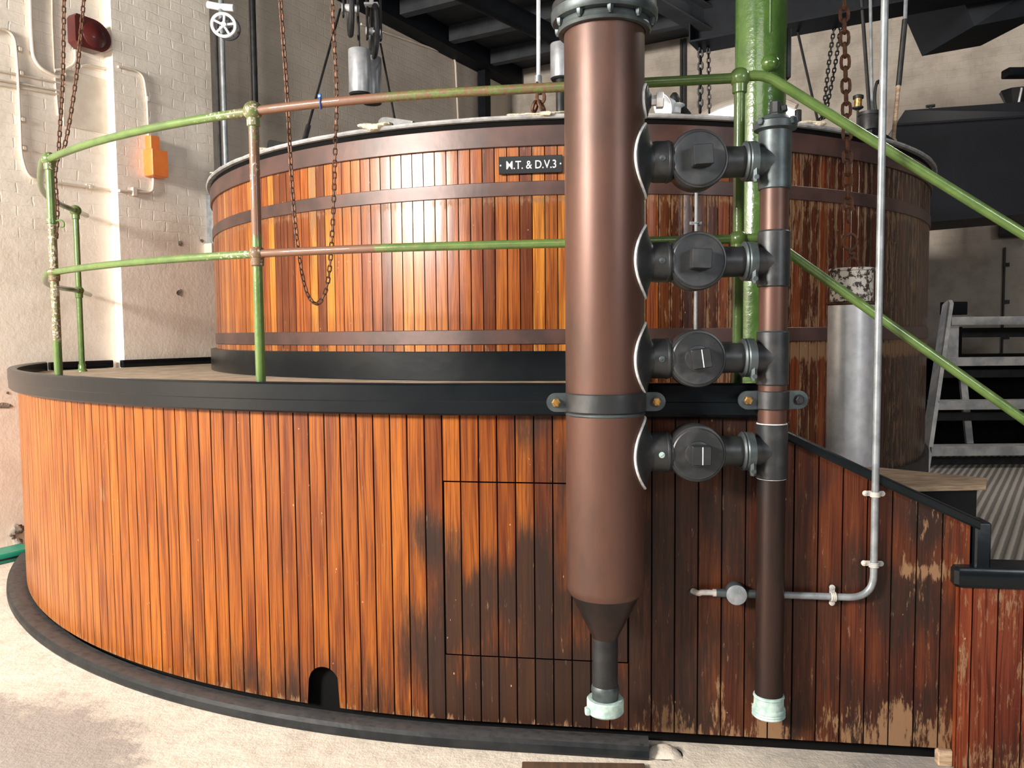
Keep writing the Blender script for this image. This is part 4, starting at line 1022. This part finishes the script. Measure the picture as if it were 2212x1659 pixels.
# round junction with a stub to the left
jb = thing('junction_box', 'round grey metal junction box with a short cream stub pipe to its left', 'junction box', PS(1590, 1287, .03))
jc = PS(1590, 1286, .03); jc.z = zb_g
mb = MB(); mb.lathe(jc-NS*.028, NS, [(0, .037), (.040, .038), (.044, .036), (.046, .034)], 36)
mb.cyl(jc, jc+dd*.07, .0155, 16); mb.cyl(jc, jc-dd*.07, .0155, 16); mb.build('box_body', M_BRONZE2, jb)
mb = MB(); mb.lathe(jc+NS*.017, NS, [(0, .036), (.003, .036), (.004, .034)], 36); mb.lathe(jc+NS*.020+dd*.012+UP*.014, NS, [(0, .004), (.002, .003)], 10); mb.build('box_cover', M_STEELP, jb)
mb = MB(); a = jc-dd*.068; e_ = PS(1497, 1280, .02); mb.tube(spline([a, a-dd*.05, Vector((e_.x+.02, e_.y, e_.z))+NS*.008, e_-NS*.02], 6), .0105, 12); mb.cyl(a+dd*.005, a-dd*.014, .0135, 16); mb.build('stub_pipe', M_PIPEW, jb)
mb = MB(); q = Vector((e_.x, e_.y, e_.z)); q = PS(1495, 1280, .001); mb.lathe(q, NS, [(0, .014), (.003, .0135), (.004, .010)], 20); mb.build('wall_grommet', M_DARKM, jb)

# thin grey conduit on the vessel front, between the pipes
vpz = [PC(1503, y, RU+.012) for y in (345, 560, 720)]
o_ = thing('slim_conduit', 'slim grey conduit running down the vessel staves behind the valves', 'conduit', vpz[-1])
xa, ya_ = vpz[1].x, vpz[1].y; 
mb = MB(); mb.tube([Vector((xa, ya_-.006, vpz[0].z)), Vector((xa, ya_-.006, vpz[2].z))], .0095, 10); mb.build('pipe', M_STEELP, o_)
for y in (412, 482):
    q = PC(1503, y, RU+.012); mb = MB(); mb.obox(Vector((xa, ya_+.004, q.z)), (1, 0, 0), (0, 1, 0), UP, .032, .003, .009, .002); mb.tube([Vector((xa+.013*math.cos(a), ya_-.006-.013*math.sin(a), q.z)) for a in [PI*k/10 for k in range(11)]], .004, 6); mb.build('pipe_clip', M_STEELP, o_)

# ================================================================== LEFT WALL FITTINGS
def wallpipe(pts, rad, off, k=4, f=.08):
    q = [WL(x, y, off) for x, y in pts]
    return fillet(q, f, 6)
def clips(parent, pts, off, mat=M_CREAMP, base=0):
    for x, y in pts:
        q = WL(x, y, off); mb = MB(); mb.obox(q-N1*(off-base-.006), D1, UP, N1, .028, .022, .006, .003); mb.obox(q, D1, UP, N1, .014, .014, .012, .004); mb.build('conduit_clip', mat, parent)
r1 = .011
o_ = thing('cable_conduit', 'cream conduit running down the left wall edge and along to the orange switch', 'conduit', WL(48, 300))
q1_ = [WL(x, y, .016) for x, y in ((-40, 62), (30, 62), (38, 150), (46, 340), (62, 386), (237, 410))]
q1_ = fillet(q1_, .12, 8)+[WL(259, 412, PE+.016), WL(304, 415, PE+.016)]
tail = fillet([WL(304, 415, PE+.016), WL(330, 417, PE+.016), WL(331, 384, PE+.016)], .08, 6)
mb = MB(); mb.tube(q1_+tail[1:], r1, 10); mb.build('pipe', M_CREAMP, o_)
clips(o_, ((43, 106), (46, 158), (49, 258), (52, 320), (195, 404)), .016)
for x, y in ((290, 414),):
    q = WL(x, y, PE+.016); mb = MB(); mb.obox(q, D1, UP, N1, .02, .035, .014, .004); mb.build('conduit_clip', M_CREAMP, o_)
o_ = thing('cable_conduit', 'cream conduit dropping from the ceiling and curving right towards the red bell', 'conduit', WL(66, 100))
mb = MB(); mb.tube(fillet([WL(63, -60, .018), WL(66, 60, .018), WL(72, 140, .018), WL(133, 171, .018), WL(150, 150, .018)], .16, 8)[:-1], .014, 10); mb.build('pipe', M_CREAMP, o_)
mb = MB(); mb.tube(fillet([WL(162, 108, .018), WL(163, 138, .018), WL(140, 150, .018)], .08, 6)+[WL(118, 152, .018)], .011, 10); mb.build('bell_feed', M_CREAMP, o_)
o_ = thing('cable_conduit', 'thin cream conduit crossing the wall corner and dropping to the top of the orange switch', 'conduit', WL(250, 145))
mb = MB(); mb.tube(fillet([WL(175, 143, .014), WL(190, 140, .014), WL(222, 148, .014), WL(240, 147, .014)], .05, 5)+[WL(258, 144, PE+.016)]+fillet([WL(270, 146, PE+.014), WL(309, 156, PE+.014), WL(318, 220, PE+.014), WL(321, 296, PE+.014)], .09, 6), .0095, 10); mb.build('pipe', M_CREAMP, o_)
q = WL(319, 214, PE+.016); mb = MB(); mb.obox(q, D1, UP, N1, .012, .02, .014, .003); mb.build('conduit_clip', M_CREAMP, o_)
o_ = thing('cable_run', 'cluster of painted-over cables clipped sideways across the left wall edge', 'cables', WL(60, 180))
for k, (a, b) in enumerate((((-30, 148), (133, 180)), ((-30, 168), (128, 196)), ((-30, 178), (126, 204)))):
    mb = MB(); mb.tube([WL(*a, .010), WL((a[0]+b[0])/2, (a[1]+b[1])/2-1, .012), WL(*b, .010)], .008, 8); mb.build('cable', M_CREAMP, o_)
mb = MB()
fr = [WL(139, 150, .004), WL(231, 175, .004), WL(233, 288, .004), WL(137, 270, .004)]
for a, b in zip(fr, fr[1:]+fr[:1]): mb.tube([a, b], .006, 6)
mb.prism([f+N1*.001 for f in fr], N1*.004)
tag(mb.build('wall_hatch', M_CREAMP), 'flat cream panel with a raised edge on the left wall below the red bell', 'panel')
# vertical painted cable beside the chain
mb = MB(); mb.tube([WL(112, -60, .008), WL(113, 50, .008), WL(118, 160, .008), WL(126, 250, .008)], .007, 8); tag(mb.build('painted_cable', M_CREAMP), 'thin painted-over cable running down the wall behind the leftmost chain', 'cable')
# red bell
bc = WL(178, 80, .0)
o_ = thing('alarm_bell', 'dark red alarm sounder mounted high on the left wall behind the chain', 'bell', bc)
ux, uy = D1, UP
mb = MB(); rad = .118; poly = []
for k in range(19):
    a = -PI/2*.72+ (PI/2*.72+PI/2)*k/18; poly.append(bc+D1*(.02+rad*math.cos(a)*1.25)+UP*(rad*math.sin(a)*1.05)+N1*.01)
poly += [bc-D1*.11+UP*.125+N1*.01, bc-D1*.125+UP*.10+N1*.01, bc-D1*.125-UP*.08+N1*.01, bc-D1*.08-UP*.115+N1*.01]
mb.prism(poly, N1*.10); mb.build('bell_hood', M_RED, o_)
mb = MB(); mb.lathe(bc+D1*.03+N1*.10, N1, [(0, .10), (.015, .095), (.03, .06), (.034, 0)], 32); mb.build('bell_gong', M_RED, o_)
# orange switch
oc = WL(326, 340, PE)
o_ = thing('isolator_switch', 'bright orange isolator switch box on the pilaster of the left wall', 'switch', oc)
def wbox(x0, y0, x1, y1, depth, name, mat, parent, off=PE, bev=.006, add=0):
    a = WL(x0, (y0+y1)/2, off); b = WL(x1, (y0+y1)/2, off); zt_ = WL((x0+x1)/2, y0, off).z; zb_ = WL((x0+x1)/2, y1, off).z
    c = (a+b)/2; c.z = (zt_+zb_)/2; mb = MB(); mb.obox(c+N1*(depth/2+add+.001), D1, UP, N1, (b-a).length/2, (zt_-zb_)/2, depth/2, bev); return mb.build(name, mat, parent)
wbox(313, 296, 333, 328, .075, 'upper_box', M_ORANGE, o_)
wbox(310, 327, 344, 384, .115, 'main_box', M_ORANGE, o_)
h_ = WL(343, 346, PE+.06); mb = MB(); mb.lathe(h_, D1, [(0, .02), (.03, .02), (.034, .014)], 20); mb.build('rotary_knob', M_RED, o_)
h_ = WL(343, 362, PE+.06); mb = MB(); mb.lathe(h_, D1, [(0, .016), (.016, .015)], 16); mb.build('padlock_eye', M_DARKM, o_)
# chipped plaster hollows
for i, (x, y, s_) in enumerate(((389, 526, .030), (388, 632, .034), (436, 520, .020), (8, 876, .05), (17, 849, .012))):
    mb = MB(); q = WL(x, y, (PE if x > 260 else 0)+.0015); n_ = 11
    pl_ = []
    for k in range(n_):
        a = 2*PI*k/n_; rr_ = s_*(.6+.5*random.random()); pl_.append(q+D1*(rr_*math.cos(a)*(1.0 if i != 3 else 1.6))+UP*(rr_*math.sin(a)*(1 if i != 3 else .5)))
    mb.prism(pl_, N1*.002)
    struct(mb.build('trim_%d' % (i+1), M_STONE))
# boxes at the pilaster edge beside the vessel
o_ = thing('grey_wall_box', 'grey metal box on the wall edge beside the vessel top hoop', 'box', WL(459, 485, PE))
wbox(446, 422, 468, 543, .09, 'box_body', M_STEELP, o_)
wbox(448, 526, 466, 543, .096, 'box_foot', M_DARKM, o_)
o_ = thing('cream_duct_end', 'small cream framed duct end low on the wall beside the vessel', 'duct', WL(458, 540, PE))
wbox(440, 528, 472, 552, .10, 'duct_frame', M_CREAMP, o_); wbox(444, 533, 470, 550, .012, 'duct_mouth', M_DARKM, o_, add=.097)
# valve handwheels and downpipe
Yh = 7.0
o_ = thing('handwheel_valve', 'white spoked handwheels on a tall downpipe where the left wall darkens', 'valve', WL(478, 300, .12))
def hwheel(x, y, Y, rad, mat, fx):
    c = PY(x, y, Y); mb = MB(); mb.tube([c+fx*(math.cos(2*PI*k/36)*rad)+UP*(math.sin(2*PI*k/36)*rad) for k in range(36)], .012, 8, closed=True)
    for k in range(5): a = 2*PI*k/5+PI/2-.1; mb.tube([c, c+fx*(math.cos(a)*rad)+UP*(math.sin(a)*rad)], .009, 6)
    n_ = fx.cross(UP); mb.cyl(c-n_*.02, c+n_*.02, .018, 14); return mb.build('handwheel', mat, o_)
fx = Vector((.97, .25, 0)).normalized()
hwheel(483, 54, 6.2, .083, M_WHITE, fx); hwheel(493, 62, 6.55, .083, M_JOIST, fx)
mb = MB(); mb.tube([PY(483, 54, 6.2), PY(495, 66, 6.7)], .009, 8); mb.build('spindle', M_STEEL, o_)
yq = 7.05
mb = MB(); a = PY(476, -30, yq); b = PY(480, 372, yq); mb.tube([a, Vector((a.x, a.y, b.z))], .022, 12); mb.build('downpipe', M_STEELP, o_)
mb = MB(); a = PY(466, 60, yq); b = PY(473, 372, yq); mb.tube([a, Vector((a.x, a.y, b.z))], .014, 10); mb.build('thin_pipe', M_DARKM, o_)
mb = MB(); c = PY(474, 15, yq); mb.tube([c-Vector((.10, 0, 0))+UP*.02, c, c+Vector((.12, 0, 0))-UP*.01], .03, 12); mb.build('valve_head', M_WHITE, o_)
mb = MB(); c = PY(478, 374, yq); mb.lathe(c-UP*.02, UP, [(0, .03), (.03, .045), (.05, .03)], 14); mb.build('pipe_coupling', M_DARKM, o_)
# wall pipes farther along
p_ = WL(549, 150, .06); mb = MB(); mb.tube([Vector((p_.x, p_.y, 1.5)), Vector((p_.x, p_.y, ZC-.02))], .030, 12); tag(mb.build('soil_pipe', M_DARKM), 'dark upright pipe on the shaded wall behind the tall rusty rail post', 'pipe')
p_ = WL(1046, 200, .10); mb = MB(); mb.obox(Vector((p_.x, p_.y, 2.6)), D1, N1, UP, .07, .06, 2.60); tag(mb.build('dark_upright', M_BEAM), 'broad black upright against the far wall above the lid', 'upright')
o_ = thing('cable_conduit', 'thin pale conduit following the beam then dropping down the far left wall', 'conduit', WL(989, 200))
mb = MB(); mb.tube(fillet([WL(780, 52, .02), WL(983, 122, .02), WL(990, 270, .02)], .12, 6), .013, 8); mb.build('pipe', M_CREAMP, o_)

# ================================================================== CEILING BEAMS
def beam(name, a, b, hw, hh, mat, label=None, n=None):
    d = (b-a).normalized(); s_ = d.cross(UP).normalized(); mb = MB(); mb.obox((a+b)/2, d, s_, UP, (b-a).length/2, hw, hh)
    return tag(mb.build(name, mat), label, 'beam', 'ceiling beams') if n is None else struct(mb.build('trim_%d' % n, mat))
# wall-plate beam along the left wall under the ceiling
sa = s_of(545, 0)
beam('b', W0+D1*(sa-.1)+N1*.13+UP*(ZC-.13), W0+D1*(sC-.05)+N1*.13+UP*(ZC-.13), .12, .12, M_BEAM, n=20)
for i in range(8):
    s_ = .6+i*1.0
    a = W0+D1*(s_+1.2)+N1*.26+UP*(ZC-.10); b = a+D2*9; beam('b', a, b, .06, .095, M_JOIST, n=21+i)
# I-beams carrying the hoists
def ibeam(a, b, hw, hh, mat, label):
    d = (b-a).normalized(); s_ = d.cross(UP).normalized(); L = (b-a).length; t_ = .014
    o_ = thing('steel_beam', label, 'beam', (a+b)/2, 'steel hoist beams')
    for z_, nm in ((hh-t_/2, 'top_flange'), (-hh+t_/2, 'bottom_flange')):
        mb = MB(); mb.obox((a+b)/2+UP*z_, d, s_, UP, L/2, hw, t_/2); mb.build(nm, mat, o_)
    mb = MB(); mb.obox((a+b)/2, d, s_, UP, L/2, .008, hh-t_); mb.build('web', mat, o_)
    mb = MB(); mb.obox((a+b)/2-d*(L/2-.005), d, s_, UP, .005, hw*.98, hh-t_); mb.build('end_plate', mat, o_)
Yb = 6.3; e0 = PY(1500, 104, Yb); e0.z += .17
ibeam(e0+UP*.0, e0+D2*4.2+Vector((0, 0, 0)), .14, .17, M_BEAM, 'black steel beam running from behind the green column towards the right wall')
a = PY(640, -150, 7.6); a.z = 4.62
b = PY(1260, 175, 8.2); b.z = 4.25
a, b = PY(960, -40, 6.2), PY(1225, 92, 7.6)
mb = MB(); mb.cyl(a, b, .085, 20); tag(mb.build('ceiling_pipe', M_BEAM), 'thick blue black pipe slanting under the ceiling left of the wide copper pipe', 'pipe')
a, b = PY(1380, -40, 5.9), PY(1532, 50, 6.3)
ibeam(a, b, .07, .09, M_JOIST, 'short grey steel beam slanting down to the black beam above the valves')
a = PY(1212, 245, 4.9); mb = MB(); mb.bcyl(Vector((a.x, a.y, 2.668)), Vector((a.x, a.y, PY(1212, 172, 4.9).z)), .030, 20); tag(mb.build('vent_pipe', M_DARKM), 'short black upright pipe on the lid just left of the wide copper pipe', 'pipe')
# dark cowl at upper right
mb = MB(); poly = [PY(2050, -70, 5.6), PY(2105, 56, 5.6), PY(2260, 26, 5.3), PY(2300, -70, 5.3)]
mb.prism(poly, (.1, .9, .1)); tag(mb.build('ceiling_cowl', M_BEAM), 'dark angular cowl hanging from the ceiling at the upper right corner', 'cowl')

# ================================================================== BACK WINDOW AND THINGS ON THE FAR SIDE
wa, wb_ = WB(1500, 300), WB(1720, 300); 
def wbp(s, z, off=0): return W1+D2*s+N2*off+UP*z
sa_, sb_ = (wa-W1).dot(D2), (wb_-W1).dot(D2)
zw = WB(1585, 236).z; zl = WB(1525, 260).z
mb = MB(); poly = [wbp(sa_, 2.2, .012), wbp(sb_, 2.2, .012)]
arc = []
for k in range(13):
    s = sa_+(sb_-sa_)*(1-k/12); f = (s-sa_)/(sb_-sa_); arc.append(wbp(s, zl-.03+(zw-zl+.10)*math.sin(PI*min(1, max(0, f)))**.8, .012))
poly += arc
mb.prism(poly, N2*.01); win = struct(mb.build('window_1', M_SKYPANE))
mb = MB(); mb.tube([p+N2*.02+UP*.03 for p in arc], .04, 8); fr_ = struct(mb.build('window_frame', M_CREAMP)); sub(fr_, win)
for f in (.25, .5, .75):
    s = sa_+(sb_-sa_)*f; mb = MB(); mb.obox(wbp(s, 2.8, .035), D2, N2, UP, .02, .012, .55); g_ = struct(mb.build('glazing_bar', M_CREAMP)); sub(g_, win)
# work lamp on the lid
lp = PY(1452, 240, 4.75)
o_ = thing('work_lamp', 'small work lamp with a pale blue-white reflector behind the vessel rim', 'lamp', (lp.x, lp.y, 2.68))
mb = MB(); mb.lathe(PY(1456, 222, 4.75), Vector((-.55, -.3, -.25)), [(0, .022), (.02, .03), (.09, .075), (.092, .073), (.022, .026), (.002, .018)], 28, False, False); mb.build('reflector', M_WHITE, o_)
mb = MB(); mb.lathe(PY(1457, 214, 4.75), UP, [(-.035, .025), (.0, .03), (.02, .024), (.035, .012)], 18); mb.build('lamp_housing', M_DARKM, o_)
mb = MB(); mb.lathe(PY(1459, 232, 4.75)-UP*.035, UP, [(0, .03), (.03, .032), (.045, .055), (.05, .05)], 20); mb.build('lamp_base', M_WHITE, o_)
mb = MB(); mb.tube([PY(1470, 236, 4.8), PY(1480, 240, 4.8), PY(1488, 250, 4.8)], .02, 8); mb.build('lamp_bracket', M_DARKM, o_)
# wall conduit pair behind
o_ = thing('cable_conduit', 'pair of dark conduits running down the far wall right of the wide copper pipe', 'conduit', WB(1478, 100))
for x in (1472, 1480):
    a = WB(x, 60, .03); mb = MB(); mb.tube([Vector((a.x, a.y, 3.0)), Vector((a.x, a.y, ZC-.03))], .018, 8); mb.build('pipe', M_JOIST, o_)

# black tank on the right
YT = 7.3
tk = thing('black_tank', 'long black painted steel tank behind the right side of the wooden vessel', 'tank', PY(2100, 480, YT))
A_ = PY(1985, 486, YT); B_ = PY(2330, 452, YT-.35); zt_ = PY(2080, 268, YT).z
mb = MB(); d_ = (B_-A_); d_.z = 0; nrm_ = Vector((d_.y, -d_.x, 0)).normalized(); bk = -nrm_*.75
def tp_(p, z): return Vector((p.x, p.y, z))
L_ = PY(1935, 300, YT)
A2_ = tp_(L_, A_.z-.0); 
mb.prism([A2_, B_, tp_(B_, zt_), tp_(L_, zt_)], bk); mb.build('tank_body', M_TANKB, tk)
mb = MB(); zc_ = PY(2080, 237, YT).z; L2_ = PY(1955, 240, YT)
mb.prism([tp_(L_, zt_+.001), tp_(B_, zt_+.001), tp_(B_, zc_), tp_(L2_, zc_)], bk); mb.build('tank_cover', M_TANKB, tk)
mb = MB(); mb.prism([tp_(L_, zt_-.012)-bk*.02, tp_(B_, zt_-.012)-bk*.02, tp_(B_, zt_+.006)-bk*.02, tp_(L_, zt_+.006)-bk*.02], bk*.03); mb.build('tank_lip', M_TANKB, tk)
for x, wd in ((2010, 9), (2150, 15)):
    a = PY(x, 234, YT+.1); mb = MB(); mb.cyl(Vector((a.x, a.y, zc_-.01)), a+UP*.01, .014, 10); b0 = PY(x-wd, 230, YT+.1); b1 = PY(x+wd, 228, YT+.1); mb.tube([b0, b1], .014, 8); mb.build('tee_handle', M_DARKM, tk)
fn = PY(2192, 234, YT+.15)
o_ = thing('steel_funnel', 'dark steel hopper funnel standing on top of the black tank', 'funnel', (fn.x, fn.y, zc_))
mb = MB(); mb.lathe(Vector((fn.x, fn.y, zc_+.001)), UP, [(.0, .12), (.008, .12), (.012, .06), (.03, .05), (.20, .13), (.205, .125), (.04, .045)], 8, False, False); mb.build('hopper', M_DARKM, o_)
mb = MB(); q = Vector((fn.x-.02, fn.y-.07, zc_)); mb.tube([q+UP*.02, q+Vector((.0, -.055, .195))], .010, 6); mb.build('seam', M_STEEL, o_)
mb = MB(); q = PY(2205, 158, YT); mb.obox(q, (1, 0, 0), (0, 1, 0), UP, .14, .06, .035, .006); tag(mb.build('wall_bracket', M_BEAM), 'dark bracket box jutting into view above the funnel', 'bracket')
# tank conduit on the wall
a = WB(2170, 560, .025); o_ = thing('cable_conduit', 'thin cable with small clips running down the far wall beside the steps', 'conduit', (a.x, a.y, 1.0))
mb = MB(); mb.tube([Vector((a.x, a.y, .3)), Vector((a.x, a.y, 2.45))], .012, 8); mb.build('pipe', M_DARKM, o_)
for y in (572, 652, 728):
    q = WB(2174, y, .02); mb = MB(); mb.obox(q, D2, N2, UP, .03, .015, .02); mb.build('conduit_clip', M_DARKM, o_)
q = WB(2187, 490, .095); mb = MB(); mb.obox(q, D2, N2, UP, .13, .08, .11, .01); tag(mb.build('junction_box', M_DARKM), 'dark junction box on the far wall under the black tank', 'junction box')

# ================================================================== STEEL STEPS, PLATFORM, WOODEN STEP
PZ0 = .40
mb = MB(); mb.box(.9, 4.6, 3.0, 6.0, PZ0-.04, PZ0); mb.f = mb.f
# platform floor of tread plates
for nm in ():
    pass
mb = MB(); mb.prism([Vector((.75, 3.05, PZ0-.04)), Vector((1.75, 2.92, PZ0-.04)), Vector((4.9, 3.0, PZ0-.04)), Vector((5.2, 7.9, PZ0-.04)), Vector((3.2, 9.2, PZ0-.04)), Vector((.75, 4.0, PZ0-.04))], (0, 0, .04))
tag(mb.build('tread_plate_platform', M_TREAD), 'low platform floor of worn chequered metal plates at the far right', 'platform')
st_ = thing('steel_steps', 'grey steel step ladder rising behind the right side of the wooden vessel', 'steps', (3.35, 6.5, PZ0))
def stp(x, y, Y): return PY(x, y, Y)
tread = [(1998, 965, 990, 6.60), (2023, 866, 888, 6.85), (2046, 772, 790, 7.10), (2043, 684, 705, 7.35)]
xl_ = PY(2002, 1000, 6.5).x
b0_ = Vector((xl_, 6.52, PZ0+.001)); b1_ = PY(2052, 655, 7.40)
sd = Vector((b1_.x-b0_.x, b1_.y-b0_.y, b1_.z-b0_.z))
for sx_, lb in ((0, 'stringer'), (1.25, 'stringer')):
    mb = MB(); o2 = Vector((sx_, 0, 0)); w_ = Vector((0, .13, 0)); mb.prism([b0_+o2, b0_+o2+w_, b1_+o2+w_, b1_+o2+Vector((0, .03, .03)), b1_+o2], (.035, 0, 0)); mb.build(lb, M_GALV, st_)
mb = MB(); a = b1_; mb.obox(a+Vector((.09, .10, -.045)), Vector((1, .2, 0)).normalized(), Vector((-.2, 1, 0)).normalized(), UP, .09, .07, .06, .004); mb.build('top_block', M_BEAM, st_)
for (x, ya, yb, Y) in tread:
    f = (Y-6.52)/(b1_.y-6.52); z = PY(2110, ya, Y).z; xx = b0_.x+sd.x*f+.03
    mb = MB(); mb.box(xx, xx+1.22, Y, Y+.02, z-.075, z, .002); mb.box(xx, xx+1.22, Y+.02, Y+.20, z-.02, z-.004); mb.build('step_tread', M_GALV, st_)
    mb = MB(); mb.box(xx+.05, xx+1.2, Y+.20, Y+.22, z-.19, z-.12); mb.build('cross_bar', M_DARKM, st_)
# open frame of the top landing
zA, zB = PY(2130, 708, 7.37).z, PY(2130, 768, 7.37).z
xx = PY(2045, 730, 7.37).x
mb = MB(); mb.box(xx, xx+.11, 7.37, 7.42, zB-.02, zA+.02); mb.build('landing_post', M_GALV, st_)
mb = MB(); mb.box(xx+.11, xx+.14, 7.37, 7.62, zB-.02, zA+.01); mb.box(xx+.14, xx+1.2, 7.37, 7.6, zA-.02, zA+.0); mb.box(xx+.14, xx+1.2, 7.37, 7.6, zB-.012, zB+.012); mb.build('landing_frame', M_VOID, st_)
for (x, ya, yb) in ((2082, 822, 958),):
    a, b = PY(x, ya, 7.2), PY(x+14, yb, 7.0); mb = MB(); mb.prism([a-Vector((.03, 0, 0)), b-Vector((.03, 0, 0)), b+Vector((.03, 0, 0)), a+Vector((.03, 0, 0))], (0, .03, 0)); mb.build('rear_leg', M_GALV, st_)
# dark closing panel behind the steps
mb = MB(); mb.prism([Vector((b0_.x+.05, 7.75, PZ0)), Vector((b0_.x+1.9, 7.6, PZ0)), Vector((b0_.x+1.9, 7.6, 1.27)), Vector((b0_.x+.12, 7.75, 1.27))], (0, .03, 0)); mb.build('rear_panel', M_VOID, st_)
# wooden step with black front
ws = thing('wooden_step', 'wooden step with worn pale tread and black front below the handrail', 'step', (1.75, 3.6, PZ0))
zs_ = .900
pl_ = [PZ(1880, 1007, zs_), PZ(2140, 1036, zs_), PZ(2142, 1052, zs_), PZ(2065, 1056, zs_)]
q0_, q1_2 = PZ(2140, 1036, zs_), PZ(1880, 1010, zs_)
f0 = Vector((q0_.x, 3.36, zs_)); f1 = Vector((1.18, 3.22, zs_))
mb = MB(); mb.prism([Vector((1.25, 3.28, zs_-.020)), Vector((1.97, 3.33, zs_-.020)), Vector((2.07, 3.49, zs_-.020)), Vector((1.72, 3.80, zs_-.020)), Vector((1.28, 3.82, zs_-.020))], (0, 0, .020)); mb.build('step_tread', M_LIGHTW, ws)
mb = MB(); mb.prism([Vector((1.30, 3.31, PZ0)), Vector((1.95, 3.36, PZ0)), Vector((2.02, 3.48, PZ0)), Vector((1.70, 3.78, PZ0)), Vector((1.30, 3.80, PZ0))], (0, 0, zs_-.020-PZ0)); mb.build('step_riser', M_BLACK, ws)

# ================================================================== FLOOR ODDMENTS
q = PZ(22, 1203, 0); 
o_ = thing('green_crate', 'flat green plastic tray on the floor against the left wall', 'tray', q)
dgn = D1
mb = MB(); mb.obox(q+UP*.035-D1*.12+N1*.05, D1, N1, UP, .22, .10, .034, .008); mb.build('tray_body', M_GREENP, o_)
mb = MB(); mb.obox(q+UP*.030-D1*.12+N1*.151, D1, N1, UP, .17, .002, .006); mb.build('tray_slot', M_DARKM, o_)
for i, (x, y, s_) in enumerate(((38, 1143, .045), (40, 1172, .03), (28, 1160, .018))):
    q = WL(x, y, .005); mb = MB(); mb.sphere(q, s_, 14, 9, (1, 1, 1))
    for j, v in enumerate(mb.v):
        p = Vector(v); mb.v[j] = tuple(q+(p-q)*(1+.9*nz(p.x*30, p.y*30, p.z*30)))
    tag(mb.build('stone_chunk', M_STONE), ('largest', 'lower', 'smallest')[i]+' dark broken stone exposed at the foot of the left wall', 'stone', 'exposed stones')
a, b = PZ(1128, 1652, 0), PZ(1392, 1656, 0); a = Vector((a.x, a.y, 0)); b = Vector((b.x, b.y, 0)); dv = (b-a).normalized(); nv = Vector((dv.y, -dv.x, 0))
mb = MB(); mb.obox((a+b)/2+nv*.05+UP*.007, dv, nv, UP, (b-a).length/2, .05, .006, .002); tag(mb.build('floor_batten', M_BATTEN), 'thin brown timber batten lying on the floor at the bottom edge', 'batten')
q = low(1.665, .0, .0); mb = MB(); mb.obox(q+NS*-.005+UP*.030, dd, NS, UP, .024, .02, .029, .003); tag(mb.build('timber_block', M_LIGHTW), 'small pale wood block wedged under the right end of the cladding', 'block')
